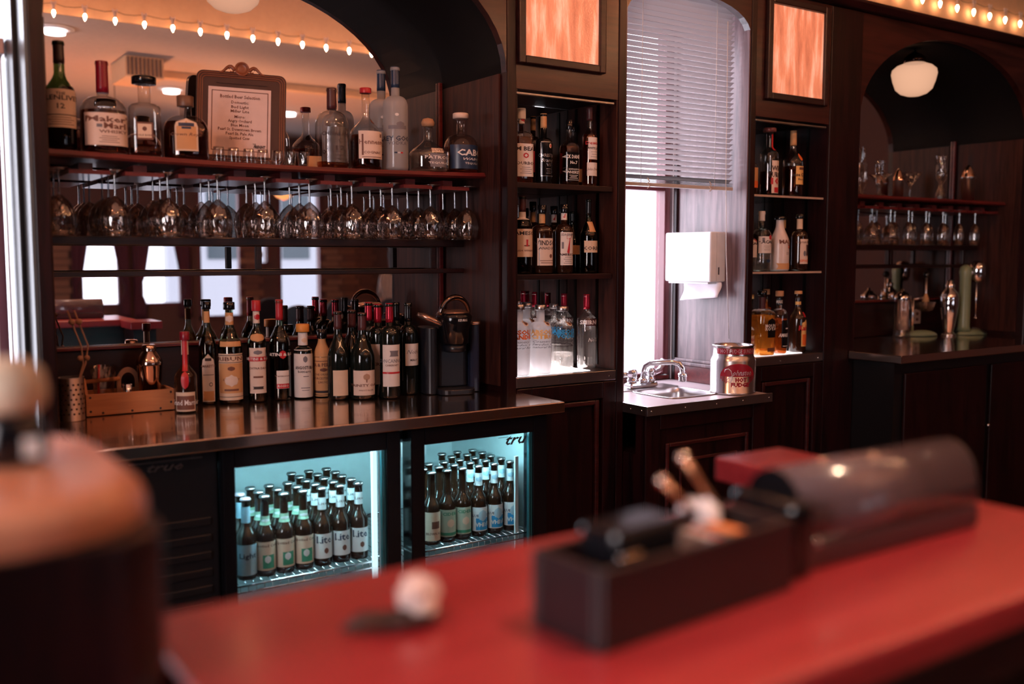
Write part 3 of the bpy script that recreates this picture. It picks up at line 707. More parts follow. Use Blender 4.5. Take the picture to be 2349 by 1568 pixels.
# raised bar end in the near corner
def rounded(x0,x1,y0,y1,z0,z1,r,rc=.05):
    """box with rounded vertical corner and rounded top edge"""
    m = MB(); lay = [(0,z0),(0,z1-r)] + [(r*(1-cos(pi/2*k/5)), z1-r+r*sin(pi/2*k/5)) for k in range(1,6)]
    vs = []; fs = []; n = 0
    for ins, z in lay:
        a0,a1,b0,b1 = x0+ins,x1-ins,y0+ins,y1-ins; rr = max(.004, rc-ins); ring_ = []
        for cx_,cy_,q in ((a1-rr,b0+rr,-pi/2),(a1-rr,b1-rr,0),(a0+rr,b1-rr,pi/2),(a0+rr,b0+rr,pi)):
            for k in range(7): t = q+pi/2*k/6; ring_.append((cx_+rr*cos(t), cy_+rr*sin(t), z))
        n = len(ring_); vs += ring_
    for i in range(len(lay)-1):
        for k in range(n): fs.append((i*n+k, i*n+(k+1)%n, (i+1)*n+(k+1)%n, (i+1)*n+k))
    m.add(vs, fs, True); m.f.append(tuple(range((len(lay)-1)*n, len(lay)*n))); m.sm.append(False); return m
be = thing('raised_bar_end', 'dark rounded raised end of the bar with a tan wood top, nearest', 'bar end', (-.15, .9, 0))
obj('body', rounded(-.55,.194,.728,1.09, 0,1.190,.002,.05), MAHO, be)
obj('top', rounded(-.55,.196,.728,1.09, 1.191,1.222,.022,.11), wood('tan_lacquered_top', (.55,.22,.13), (.70,.33,.20), rough=.4, axis='x', scale=.5, bump=.03), be)
sh = thing('shaker', 'cream-capped dark shaker standing on the raised bar end', 'shaker', (P(28,1060,Z=1.222).x, P(28,1060,Z=1.222).y, 1.2225))
obj('jar', MB().lathe([(.020,0),(.029,.004),(.030,.022),(.024,.036),(.022,.042)], 20), GLOSSB, sh, local=True)
obj('cap', MB().lathe([(.022,.043),(.028,.048),(.030,.060),(.026,.078),(.012,.088),(.001,.089)], 20), col((.55,.47,.36), .5), sh, local=True)
obj('highlight_spot', MB().box(.005,.018,-.032,-.0295,.008,.024), col((.8,.85,.85), .3), sh, local=True)  # pale patch standing in for the white highlight on the jar
# condiment caddy on the bar
cdx = thing('caddy_box', 'dark open wooden caddy box on the red bar', 'box', (.62, .655, 1.0705), radians(5))
m = MB(); 
for q in ((-.13,.13,-.045,-.037,0,.070),(-.13,.13,.037,.045,0,.070),(-.13,-.122,-.036,.036,.0,.070),(.122,.13,-.036,.036,0,.070),(-.121,.121,-.036,.036,0,.008)):
    obj('side_board', MB().box(*q), col((.011,.003,.005), .4, name='dark_red_wood'), cdx, .002, local=True)
bt_ = thing('black_tin', 'glossy black tin standing in the dark caddy box', 'tin', (.57, .652, 1.079), radians(5))
obj('body', MB().box(-.042,.042,-.024,.024,0,.082), GLOSSB, bt_, .006, local=True)
obj('highlight_plate', MB().box(-.040,-.014,-.0265,-.0245,.036,.062), CHROME, bt_, .002, local=True)  # chrome plate added in place of a bright reflection on the tin
for z in (.012,.024): obj('highlight_disc', MB().lathe([(.006,0),(.003,.002)], 12, (-.029,-.0245,z), axis=(0,-1,0)), CHROME, bt_, local=True)  # chrome discs stand in for the small round glints
def crumple(name, lb, cat, loc, r, mat, seed, sz=.7):
    rnd = random.Random(seed); m = MB(); n1, n2 = 14, 9
    vs = []; fs = []
    for i in range(n2+1):
        for k in range(n1):
            a = 2*pi*k/n1; ph = pi*i/n2; rr = r*(.75+.45*rnd.random()) if 0 < i < n2 else r*.8
            vs.append((rr*sin(ph)*cos(a), rr*sin(ph)*sin(a), max(-r*sz*.8, -rr*sz*cos(ph))+r*sz*.8))
    for i in range(n2):
        for k in range(n1): fs.append((i*n1+k,i*n1+(k+1)%n1,(i+1)*n1+(k+1)%n1,(i+1)*n1+k))
    m.add(vs, fs); t = obj(name, m, mat); t.location = loc; return tag(t, lb, cat)
NAP = col((.72,.70,.76), .9, name='white_napkin')
crumple('napkin', 'crumpled white napkin behind the dark caddy box', 'napkin', P(1600,1190,Y=.71)-Vector((0,0,.02)), .023, NAP, 3, 1.0)
crumple('napkin_scrap', 'crumpled white scrap lying alone on the red bar', 'scrap', P(958,1410,Z=1.071), .019, col((.80,.62,.58), .9), 5, 1.1)
lf = thing('dry_leaf', 'dark curled leaf lying beside the white scrap on the bar', 'leaf', P(905,1420,Z=1.0712))
m = MB(); vs = []; fs = []
for k in range(11):
    t = k/10; w = .010*sin(pi*t)**.7+.0004
    for j in (-1,0,1): vs.append((-.052+.085*t, j*w*1.7 - .030*t, .002+.007*abs(j)*sin(pi*t)+.004*sin(6*t)**2))
for k in range(10):
    for j in (0,1): fs.append((k*3+j,(k+1)*3+j,(k+1)*3+j+1,k*3+j+1))
m.add(vs, fs, True); o = obj('blade', m, col((.03,.012,.01), .7), lf, local=True); so = o.modifiers.new('s','SOLIDIFY'); so.thickness = .001
obj('stem', MB().tube([(.02,-.018,.004),(.035,-.02,.006),(.05,-.012,.004)], .0012, 6), col((.10,.03,.02), .7), lf, local=True)
CAR = col((.42,.19,.10), .25, .8, name='copper')
for k, (a, b) in enumerate((((1520,1103),(1608,1195)), ((1568,1050),(1650,1170)))):
    pa, pb = P(*a, Y=.72), P(*b, Y=.705); d = (pa-pb)
    t = thing('bar_stick', ['shorter copper bar stick leaning from the caddy box', 'longer copper bar stick leaning from the caddy box'][k], 'bar stick', pb)
    L_ = pb - d*.35
    obj('shaft', MB().tube([L_, pb, pb+d*.5, pa], [.0035,.0035,.0035,.0045], 10), CAR, t)
    obj('tip', MB().ball(pa, .0062), col((.8,.6,.5), .1, 1), t)
for k, (c1, dx) in enumerate((((.75,.74,.80),0), ((.55,.07,.08),.012), ((.03,.20,.22),.022), ((.80,.26,.08),.038))):
    t = obj('packet', MB().box(-.004 if k < 3 else -.012,.004 if k < 3 else .012,-.028,.028,0,.052), col(c1, .6)); t.location = (.655+dx, .648+dx*.1, 1.0805); t.rotation_euler = (0, radians(6), radians(5))
    tag(t, ['white sweetener packet standing in the caddy box', 'red sweetener packet standing in the caddy box', 'teal sweetener packet standing in the caddy box', 'orange sweetener pack at the end of the caddy box'][k], 'packet', 'sweetener packets in the caddy box')
# roll-top caddy
SMOKE, nt_, N_, L_2, b_2 = newmat('smoked_acrylic'); b_2.inputs['Base Color'].default_value = (.10,.066,.075,1); b_2.inputs['Alpha'].default_value = .86; b_2.inputs['Roughness'].default_value = .22; b_2.inputs['Coat Weight'].default_value = .8; b_2.inputs['Coat Roughness'].default_value = .12

rt_ = thing('garnish_tray', 'long garnish tray with a smoky domed lid on the bar', 'garnish tray', (.96, .69, 1.0705))
obj('tray', MB().box(.80,1.12, .645,.735, 1.0705,1.098), col((.05,.02,.025), .3), rt_, .006)
pts = [(.649+.0, 1.099)]; n = 12
arc = [(.690-.043*cos(pi*k/n), 1.100+.072*sin(pi*k/n)**.8) for k in range(n+1)]
obj('end_block', MB().box(.765,.7995,.632,.72,1.0705,1.150), GLOSSB, rt_, .008)
m = MB(); vs = []; fs = []
for (y, z) in arc: vs += [(.803,y,z),(1.117,y,z)]
for k in range(n): fs.append((2*k,2*k+1,2*k+3,2*k+2))
m.add(vs, fs, True); o = obj('domed_lid', m, SMOKE, rt_); so = o.modifiers.new('s','SOLIDIFY'); so.thickness = .002
for x in (.800, 1.1172):
    obj('end_cap', MB().prism(arc, x, x+.0025, 'x'), GLOSSB if x < 1 else tglass((.24,.18,.19), rough=.16, base=.2), rt_)
for z in (1.10, 1.135): obj('hinge_pin', MB().lathe([(.005,0),(.004,.003),(.001,.004)], 12, (.82 if z < 1.12 else .812,.6475 if z < 1.12 else .655,z), axis=(0,-1,0)), CHROME, rt_)
# ---------------------------------------------------------------- bottles
def outline(R, H, b=.62, s=.74, nr=.36, n=2.0, curve='round', lip=1, top=1.0, base=.03):
    """(r, z, n) outline of a bottle body up to its mouth"""
    o = [(.001,.004*H,n),(.8*R,.001*H,n),(.94*R,0,n),(R,base*H,n)]
    for k in range(1,5): o.append((R, (base+(b-base)*k/4)*H, n))
    for k in range(1,8):
        t = k/7
        f = cos(t*pi/2)**.9 if curve == 'round' else .5+.5*cos(t*pi) if curve == 'slope' else 1-t
        z = b+(s-b)*(sin(t*pi/2) if curve == 'round' else t)
        o.append((R*(nr+(1-nr)*f), z*H, 2+(n-2)*max(0,1-1.3*t)))
    o.append((R*nr*.97, (s+(top-s)*.55)*H, 2)); o.append((R*nr*.94, (top-.035)*H, 2))
    if lip: o += [(R*nr*1.12,(top-.033)*H,2),(R*nr*1.12,(top-.012)*H,2),(R*nr*1.0,top*H,2)]
    return o
def rad(o, z):
    for (r0,z0,n0),(r1,z1,n1) in zip(o, o[1:]):
        if z0 <= z <= z1 and z1 > z0: t = (z-z0)/(z1-z0); return r0+(r1-r0)*t, n0+(n1-n0)*t
    return o[-1][0], 2
def surf(o, off, zc, sy=1.0):
    def f(x, y):
        z = zc+y; R, n = rad(o, z); R = max(R, .004)
        if n > 2.3:
            xx = min(abs(x), R*.999); yy = (R**n - xx**n)**(1/n)
            if abs(x) > R*.985: yy = 0
            return (max(-R-off, min(R+off, x)), -(yy*sy+off), z)
        a = x/R; return ((R+off)*sin(a), -(R*sy+off)*cos(a), z)
    return f
def patch(f, hw, h, shape='rect', nx=10, nz=8, ox=0, oz=0):
    if nx == 10: nx = max(10, int(hw/.0028))
    m = MB(); vs = []; fs = []
    for k in range(nz+1):
        t = k/nz; y = -h/2+h*t
        w = hw
        if shape == 'oval': w = hw*sqrt(max(0, 1-(2*t-1)**2))
        elif shape == 'arch' and t > .75: w = hw*sqrt(max(0, 1-((t-.75)/.25)**2))
        elif shape == 'bell': w = hw*(.8+.2*abs(2*t-1)**2)
        elif shape == 'jag': w = hw*(.93+.07*(k % 2))
        for j in range(nx+1):
            x = -w+2*w*j/nx; vs.append(f(x+ox, y+oz))
    for k in range(nz):
        for j in range(nx): fs.append((k*(nx+1)+j,k*(nx+1)+j+1,(k+1)*(nx+1)+j+1,(k+1)*(nx+1)+j))
    return m.add(vs, fs, True)
GL = {'clear': tglass((.95,.93,.91), .03, 1.25, .09), 'frost': tglass((.9,.9,.92), .25, .6, .05, milk=.58, name='frosted_glass'),
      'green': tglass((.16,.26,.14), .03, 1, .06, name='green_glass'), 'pale': tglass((.62,.78,.64), .03, 1, .07, name='pale_green_glass'),
      'dark': col((.006,.009,.008), .06, name='dark_bottle_glass', spec=.7), 'brown': col((.022,.008,.004), .08, name='brown_bottle_glass', spec=.7),
      'amber': tglass((.75,.30,.08), .03, 1, .07, name='amber_glass_bottle'), 'black': col((.004,.004,.005), .15, name='black_bottle'), 'white': col((.72,.62,.60), .25, name='white_bottle')}
def liqmat(rgb):
    k = ('l', rgb)
    if k in MATS: return MATS[k]
    m, nt, N, L, b = newmat('liquor'); N.remove(b); out = N['Material Output']
    tr = N.new('ShaderNodeBsdfTransparent'); tr.inputs[0].default_value = (*[c**.7 for c in rgb],1)
    df = N.new('ShaderNodeBsdfTranslucent'); df.inputs[0].default_value = (*rgb,1)
    gl = N.new('ShaderNodeBsdfGlossy'); gl.inputs['Roughness'].default_value = .05; gl.inputs[0].default_value = (*[min(1,c*1.5+.2) for c in rgb],1)
    a = N.new('ShaderNodeMixShader'); a.inputs[0].default_value = .3; L.new(tr.outputs[0], a.inputs[1]); L.new(df.outputs[0], a.inputs[2])
    c = N.new('ShaderNodeMixShader'); c.inputs[0].default_value = .12; L.new(a.outputs[0], c.inputs[1]); L.new(gl.outputs[0], c.inputs[2])
    L.new(c.outputs[0], out.inputs[0]); MATS[k] = m; return m
AMB = (.62,.20,.05); DKAMB = (.26,.05,.015); WATER = (.85,.83,.82); GOLD = (.80,.38,.10)
MAROON = col((.07,.018,.022), .4, name='maroon_foil'); REDF = col((.42,.015,.04), .22, .5, name='red_foil'); REDC = col((.45,.018,.03), .4, name='red_cap')
NAVY = col((.02,.04,.09), .3, name='navy_foil'); GREYL = col((.20,.19,.20), .25, .7, name='silver_grey_label'); BLUE = col((.02,.28,.60), .5, name='blue_print')
ORG = col((.80,.16,.03), .5, name='orange_print'); YEL = col((.82,.50,.18), .5, name='yellow_print'); GREEN = col((.04,.26,.16), .6, name='green_print')
LBLUE = col((.35,.55,.68), .6, name='pale_blue_label'); CREAM = col((.72,.55,.42), .75, name='cream_label'); BROWNP = col((.16,.06,.04), .6, name='brown_print'); GREYP = col((.18,.17,.2), .6, name='grey_print')
WAX = col((.22,.006,.022), .3, name='red_wax'); CORK = col((.42,.22,.12), .8, name='cork'); WHITEP = col((.8,.76,.76), .5, name='white_plastic'); ORCAP = col((.75,.30,.06), .5, name='orange_cap')
BLK = GLOSSB
def bottle(label, cat, u, Y, Z, vt, w, glass='dark', prm=None, cap=None, labels=(), rot=0, liq=None, group=None, name='liquor_bottle', sy=1.0, X=None, seg=28):
    """u: picture column of the axis, Y/Z: where it stands, vt: picture row of its top, w: picture width -> metres"""
    x = X if X is not None else xu(u, Y, 700)
    H = P(u, vt, Y=Y).z - Z; R = w/2*dep(x, Y, Z+H/2)/F
    prm = dict(prm or {}); o = outline(R, H, **prm)
    t = thing(name, label, cat, (x, Y, Z+.0008), radians(rot), group)
    gm = MB().lathe(o, seg, sy=sy); obj('glass', gm, GL[glass] if isinstance(glass, str) else glass, t, local=True)
    if liq:
        lc, lv = liq; q = [(max(.001, r-.0022), max(z, .004*H), n) for r, z, n in o if z < lv*H]
        r, n = rad(o, lv*H); q.append((r-.0022, lv*H, n)); q.append((.001, lv*H, 2))
        obj('liquor', MB().lathe(q, seg, sy=sy), liqmat(lc), t, local=True)
    if cap:
        cm, c0, kind = cap; rn = rad(o, .97*H)[0]
        if kind == 'foil':
            q = [(rad(o, c0*H+(H-c0*H)*k/5)[0]+.0008, c0*H+(H-c0*H)*k/5) for k in range(6)] + [(rn*.9, H+.001), (.001, H+.001)]
        elif kind == 'ball': q = [(rn*.8, H), (rn*1.25, H+.004), (rn*1.35, H+.014), (rn*1.0, H+.026), (.001, H+.030)]
        elif kind == 'flat': q = [(rn*1.15, c0*H), (rn*1.65, c0*H+.001), (rn*1.65, H+.003), (rn*1.5, H+.005), (.001, H+.005)]
        else: q = [(rn*1.25, c0*H), (rn*1.28, c0*H+.001), (rn*1.28, H*1.0), (rn*1.15, H+.0015), (.001, H+.0015)]
        obj('cap', MB().lathe(q, 20), cm, t, local=True)
    for L_ in labels:
        z0, z1, hw, mt = L_[0]*H, L_[1]*H, L_[2], L_[3]; opt = L_[4] if len(L_) > 4 else {}
        hw = hw*R; ox = opt.get('ox', 0)*R
        f = surf(o, .0007, (z0+z1)/2, sy)
        lo = t
        if mt is not None: lo = obj('label', patch(f, hw, z1-z0, opt.get('shape','rect'), ox=ox), mt, t, local=True)
        for tx in opt.get('t', ()):
            s, zf, hh, wf, m_ = tx[:5]; bold = tx[5] if len(tx) > 5 else .015; shr = tx[6] if len(tx) > 6 else 0
            zz = z0+(z1-z0)*zf; f2 = surf(o, .0013, zz, sy); tox = ox+(tx[7]*R if len(tx) > 7 else 0)
            obj('lettering', text_on(s, wf*R*2, hh*(z1-z0)*1.45, lambda a, b, f2=f2, tox=tox: f2(a+tox, b), bold, shr), m_, lo, local=True)
        for d in opt.get('d', ()):
            dx, zf, hx, hz, m_ = d[:5]; f2 = surf(o, .0010 if len(d) < 7 else d[6], z0+(z1-z0)*zf, sy)
            obj('print', patch(f2, hx*R, hz*(z1-z0)*2, d[5] if len(d) > 5 else 'rect', max(6, int(hx*16)), 5, ox=ox+dx*R), m_, lo, local=True)
    return t
def lines(z0, z1, n, hx, m): return [(0, z0+(z1-z0)*k/max(1,n-1), hx*(1-.25*(k % 2)), .008, m) for k in range(n)]
SPIRIT = dict(b=.60, s=.72, nr=.34); BORD = dict(b=.64, s=.76, nr=.37, lip=1); BURG = dict(b=.46, s=.80, nr=.33, curve='slope')
ZL = 1.6772
def sag(u): return 0
# --- display shelf, niche one (bottles stand near the front edge)
SH = 'spirit bottles on the display shelf'
def zs(x): return 1.676 - .010*sin(pi*(x-XL0)/(XL1-XL0)) + .0008
def shb(label, u, vt, w, Y=2.875, **k):
    x = xu(u, Y, 350); z = zs(x) + .001; return bottle(label, 'bottle', u, Y, z, vt, w, X=x, group=SH, **k)
t = shb('tall green whisky bottle with a cream label, first on the shelf', 143, 97, 66, glass='green', prm=dict(b=.52,s=.72,nr=.36,curve='slope'), cap=(col((.03,.015,.012),.4), .80, 'foil'), rot=-8,
    labels=[(.20,.55,1.25,CREAM,dict(t=[('THE',.88,.07,.3,INK),('GLENLIVET',.77,.12,1.5,INK,.02),('12',.55,.13,.25,INK,.02)], d=[(0,.33,1.2,.012,INK)]+lines(.08,.26,4,.9,BROWNP)))], liq=(DKAMB,.5))
shb('square-shouldered bourbon bottle with dripping red wax neck', 240, 143, 98, prm=dict(b=.46,s=.62,nr=.27,n=2.6), glass='clear', liq=(DKAMB,.46), cap=(WAX,.66,'foil'), rot=2,
    labels=[(.07,.42,.95,PAPER,dict(t=[("Maker's",.80,.17,1.05,BROWNP,.025,0,.12),('Mark',.60,.17,.62,BROWNP,.025,0,.38),('WHISKY',.42,.09,.65,BROWNP,.02,0,.2)], d=lines(.10,.28,4,.45,BROWNP)+[(-.42,.60,.12,.05,GREYP)]))])
shb('square clear bourbon bottle with a tall black stopper', 335, 181, 70, prm=dict(b=.60,s=.68,nr=.42,n=5,curve='round'), glass='clear', liq=(DKAMB,.14), cap=(BLK,.92,'flat'), rot=-16,
    labels=[(.20,.42,.52,BROWNP,dict(d=[(0,.5,.42,.40,CREAM,'rect'),(0,.62,.14,.14,BROWNP,'oval',.0014)], t=[('SINGLE BARREL',.25,.10,.7,BROWNP)]))])
shb('round bulbous whisky bottle with an oval cream crest label', 428, 223, 100, prm=dict(b=.44,s=.70,nr=.26,curve='round'), glass='clear', liq=(DKAMB,.60), cap=(col((.16,.08,.05),.4),.84,'screw'), rot=-14, sy=.62,
    labels=[(.12,.64,.52,CREAM,dict(shape='arch',d=[(0,.48,.44,.43,TAN,'arch'),(-.14,.80,.20,.055,NAVY,'rect',.0014),(.14,.80,.20,.055,NAVY,'rect',.0014),(0,.70,.2,.03,NAVY,'rect',.0014)], t=[('Crown Royal',.50,.09,.75,BROWNP,.01,.3)]))])
shb('stout scotch bottle with a dark silver jagged label', 762, 204, 76, prm=dict(b=.52,s=.72,nr=.27), glass='clear', liq=(AMB,.07), cap=(MAROON,.74,'foil'), rot=6,
    labels=[(.06,.50,.80,GREYL,dict(shape='jag',t=[('CHIVAS REGAL',.80,.11,1.15,INK,.02),('C',.62,.13,.12,INK,.02),('12',.40,.12,.3,INK,.02)], d=lines(.10,.30,3,.5,INK)))])
shb('sloping cognac bottle with a small red cap and cream label', 840, 204, 72, prm=dict(b=.44,s=.66,nr=.26,curve='slope'), glass='clear', liq=(DKAMB,.42), cap=(REDC,.94,'screw'), rot=0,
    labels=[(.12,.46,.92,PAPER,dict(t=[('Hennessy',.60,.17,.88,BROWNP,.01),('COGNAC',.22,.09,.6,BROWNP)], d=[(-.66,.5,.06,.38,BROWNP),(.66,.85,.1,.06,BROWNP),(0,.06,.7,.012,BROWNP)])),(.56,.63,.22,BROWNP,dict(shape='oval',ox=.35))])
for k, (u, vt, Y, lb) in enumerate(((876, 163, 2.965, 'frosted vodka bottle standing just behind its twin'), (908, 155, 2.875, 'tallest frosted vodka bottle on the shelf, in front'))):
    shb(lb, u, vt, 57, Y=Y, prm=dict(b=.62,s=.72,nr=.34), glass='frost', cap=(NAVY,.80,'foil'), rot=-18, liq=(WATER,.62),
        labels=[(.10,.60,.85,None,dict(t=[('GREY GOOSE',.40,.09,1.75,NAVY,.02),('VODKA',.31,.065,.8,GREYP,.01)], d=[(-.16,.13,.12,.014,NAVY),(.10,.13,.12,.014,WHITEP),(.32,.13,.1,.014,RED),(0,.62,.8,.035,GREYP,'jag'),(.25,.68,.35,.05,GREYP,'oval'),(-.05,.86,.16,.03,WHITEP,'oval')]))])
shb('squat tequila bottle with a rough cork ball stopper', 982, 292, 82, prm=dict(b=.40,s=.74,nr=.25,n=3,curve='slope'), glass='clear', cap=(CORK,.95,'ball'), rot=-14, liq=(WATER,.4),
    labels=[(.40,.50,.35,CREAM,dict(ox=.3,t=[('SILVER',.5,.5,.45,BROWNP)])),(.08,.38,.50,GREYP,dict(ox=.35,t=[('PATRON',.7,.22,.8,WHITEP,.02),('TEQUILA',.3,.14,.6,WHITEP)]))])
shb('round tequila bottle with a black label and pale flat cap', 1057, 264, 78, prm=dict(b=.42,s=.66,nr=.25), glass='clear', cap=(col((.8,.6,.5),.5),.93,'flat'), rot=0, liq=(AMB,.44),
    labels=[(.05,.46,1.2,NAVY,dict(t=[('CABO',.66,.24,.95,WHITEP,.03,0,.2),('WABO',.40,.10,.6,WHITEP,.01,.3,.2),('TEQUILA',.22,.08,.5,WHITEP,.01,0,.2)]))])
# --- cocktail and wine bottles on the metal counter
CT = 'bottles standing on the metal counter'
def ctb(label, u, vt, w, Y, **k): k.setdefault('rot', -14); k.setdefault('name', 'liquor_bottle'); return bottle(label, 'bottle', u, Y, .9405, vt, w, group=CT, **k)
NB = dict(b=.56,s=.78,nr=.33,curve='slope')
ctb('slim green bottle with a pale arched label and black cap', 473, 693, 40, 3.02, glass='pale', prm=NB, cap=(BLK,.93,'screw'), liq=(DKAMB,.66),
    labels=[(.03,.50,.72,PAPERW,dict(shape='arch',d=[(0,.56,.6,.006,INK),(.25,.36,.2,.045,INK,'oval'),(.25,.36,.14,.03,PAPERW,'oval',.0014),(0,.12,.6,.10,TAN,'jag'),(0,.88,.35,.03,INK)],t=[('AMARETTO',.74,.05,.9,BROWNP)])),(.80,.91,1.0,TAN)])
ctb('vermouth bottle with a tall ornate beige label and black cap', 525, 694, 54, 3.00, glass='pale', prm=NB, cap=(BLK,.93,'screw'), liq=(DKAMB,.60),
    labels=[(.04,.50,1.25,CREAM,dict(d=[(0,.965,1.2,.008,INK),(0,.81,1.2,.006,INK),(0,.47,1.15,.32,TAN,'jag'),(0,.42,.55,.13,PAPER,'oval',.0014),(0,.22,.6,.022,BROWNP,'rect',.0014),(0,.68,.30,.05,BROWNP,'oval',.0014),(0,.07,1.2,.006,INK)],t=[('TRIBUNO',.885,.085,1.75,BROWNP,.02),('EXTRA DRY',.44,.045,.7,BROWNP)])),(.57,.62,1.0,TAN),(.78,.90,1.05,TAN,dict(d=[(0,.5,.4,.3,PAPER,'oval')]))])
ctb('vermouth bottle with a red cap and long cream label', 587, 690, 44, 2.985, glass='pale', prm=NB, cap=(REDC,.90,'screw'), liq=(DKAMB,.62),
    labels=[(.09,.54,.95,PAPER,dict(d=[(0,.755,1.05,.05,RED),(0,.90,.45,.05,GREYP,'oval'),(0,.36,.5,.02,BROWNP),(0,.12,.6,.03,INK,'bell'),(-.88,.5,.02,.46,BROWNP),(.88,.5,.02,.46,BROWNP)],t=[('MARTINI & ROSSI',.755,.055,1.8,WHITEP,.02,0),('EXTRA DRY',.55,.045,.9,BROWNP)])),(.60,.68,.8,TAN,dict(shape='oval')),(.78,.90,1.05,PAPER,dict(d=[(.1,.5,.35,.25,RED,'oval')]))])
ctb('dark vermouth bottle with a red neck and small red-banded label', 640, 688, 48, 2.985, glass='pale', prm=NB, cap=(REDC,.80,'foil'), liq=((.06,.012,.01),.74),
    labels=[(.44,.48,1.0,None,dict(t=[('MARTINI & ROSSI',.5,.7,1.9,PAPERW,.03)],d=[(.15,.5,.32,1.1,RED,'oval')])),(.12,.30,.62,PAPERW,dict(ox=.15,d=[(0,.14,.62,.13,RED)],t=[('ROSSO',.14,.12,.5,WHITEP),('Vermouth',.7,.1,.8,BROWNP)])),(.02,.42,1.3,BLK)][:2])
ctb('bitters bottle in an oversized white paper wrap with a yellow cap', 693, 744, 42, 2.975, glass='dark', prm=dict(b=.62,s=.70,nr=.5,curve='round'), cap=(ORCAP,.90,'screw'),
    labels=[(.02,.665,2.6,PAPERW,dict(d=[(.1,.80,.24,.07,GREYP,'oval'),(.15,.44,.3,.006,INK),(.1,.2,.5,.008,GREYP),(.1,.15,.4,.006,GREYP)],t=[('ANGOSTURA',.62,.065,1.05,INK,.03),('bitters',.54,.05,.7,INK)])),(.72,.89,1.5,PAPERW,dict(d=[(.1,.4,.3,.2,CREAM,'oval')]))])
ctb('worcestershire sauce bottle in tan paper wrapping', 737, 757, 38, 2.975, glass='dark', prm=dict(b=.62,s=.86,nr=.42,curve='slope'), cap=(BLK,.88,'screw'),
    labels=[(.01,.60,3.05,TAN,dict(d=[(0,.90,1.6,.010,BROWNP),(0,.68,.45,.05,BROWNP,'oval'),(0,.12,1.5,.030,INK,'jag')],t=[('LEA & PERRINS',.80,.085,1.7,BROWNP,.03),('THE ORIGINAL',.56,.05,1.1,BROWNP),('WORCESTERSHIRE',.46,.055,1.5,BROWNP,.02),('SAUCE',.36,.055,.7,BROWNP,.02)])),(.605,.87,3.1,TAN)])
ctb('orange liqueur bottle with a red ribbon and framed cream label', 421, 762, 50, 2.90, glass='brown', prm=dict(b=.44,s=.62,nr=.30,curve='slope'), cap=(WAX,.90,'screw'), rot=-20,
    labels=[(.02,.26,.95,CREAM,dict(d=[(0,.45,.85,.36,BROWNP,'rect')],t=[('Grand Marnier',.45,.26,1.5,WHITEP,.02)])),(.30,.52,.34,RED,dict(shape='oval')),(.52,.90,.22,RED),(.72,.89,1.0,PAPER)])
# wines
def wine(label, u, vt, Y, kind='bord', foil=REDF, labels=(), w=None, rot=-14, glass='dark'):
    return bottle(label, 'wine bottle', u, Y, .9405, vt, w or (48 if kind == 'bord' else 58), glass, BORD if kind == 'bord' else BURG, (foil, .80, 'foil'), labels, rot, group='wine bottles beside the coffee maker', name='wine_bottle')
wine('wine bottle with a wide cream label printed with a tan oak tree', 830, 718, 2.86, 'burg', MAROON, [(.05,.34,1.0,PAPER,dict(d=[(.12,.74,.28,.14,col((.45,.28,.2),.7),'oval'),(.12,.58,.04,.06,BROWNP)],t=[('TRINITY OAKS',.40,.10,1.4,BROWNP,.02,0,.1),('PINOT NOIR',.20,.06,.6,BROWNP,.0,0,.1)]))], w=57)
wine('maroon-capped wine bottle, its label partly hidden, behind the oak tree label', 806, 712, 2.95, 'burg', MAROON, [(.05,.34,1.0,PAPER)], w=54)
wine('maroon-capped wine bottle beside the tan wrapped sauce bottle', 774, 715, 2.89, 'burg', MAROON, [(.05,.34,.75,CREAM)], w=50, rot=-10)
wine('red-capped wine bottle with a castle label and red stripe', 893, 696, 2.82, 'bord', REDF, [(.13,.57,.98,PAPERW,dict(d=[(.25,.79,.5,.07,GREYP,'bell'),(0,.33,1.0,.022,RED)],t=[('CONCANNON',.61,.085,1.45,GREYP,.01),('CABERNET',.51,.04,.7,BROWNP)]))], w=46)
wine('black-capped wine bottle with a plain square pale label', 936, 695, 2.87, 'bord', BLK, [(.32,.56,.95,PAPERW,dict(ox=.25,t=[('Noble',.62,.18,.8,GREYP,.0,.4),('MERLOT',.25,.09,.45,INK)]))], w=44, rot=-6)
wine('red-capped wine bottle just behind the castle label bottle', 866, 698, 2.90, 'bord', REDF, [(.13,.57,.95,PAPER,dict(t=[('MERLOT',.5,.08,1.2,BROWNP)]))], w=46)
wine('red-capped wine bottle behind the oak tree label bottle', 845, 694, 2.985, 'bord', REDF, [], w=44)
wine('black-capped wine bottle behind the castle label bottle', 908, 694, 2.96, 'bord', BLK, [], w=44)
# --- liquor cabinet bottles
def cb1(label, u, vt, w, z, Y=2.775, **k):
    k.setdefault('rot', 0); return bottle(label, 'bottle', u, Y, z, vt, w, group=k.pop('g'), **k)
G1, G2, G3 = ['bottles on the %s shelf of the first liquor cabinet' % s for s in ('top','middle','lowest')]
S1, S2, S3 = 1.643, 1.335, .9885
OBS = dict(b=.60,s=.70,nr=.30,n=4.5)
cb1('square bourbon bottle with a white label and red seal', 1196, 250, 46, S1, g=G1, glass='clear', prm=dict(OBS,b=.62), cap=(WHITEP,.86,'screw'), liq=(AMB,.62),
    labels=[(.08,.52,.92,PAPERW,dict(t=[('JIM BEAM',.84,.12,1.5,INK,.03),('BOURBON',.40,.09,1.3,INK,.02)], d=[(0,.64,.30,.085,RED,'oval'),(0,.64,.16,.045,WHITEP,'oval',.0014)]+lines(.1,.28,4,.65,GREYP))),(.80,.9,1,WHITEP,dict(d=[(.2,.5,.4,.3,RED,'oval')]))], rot=-8)
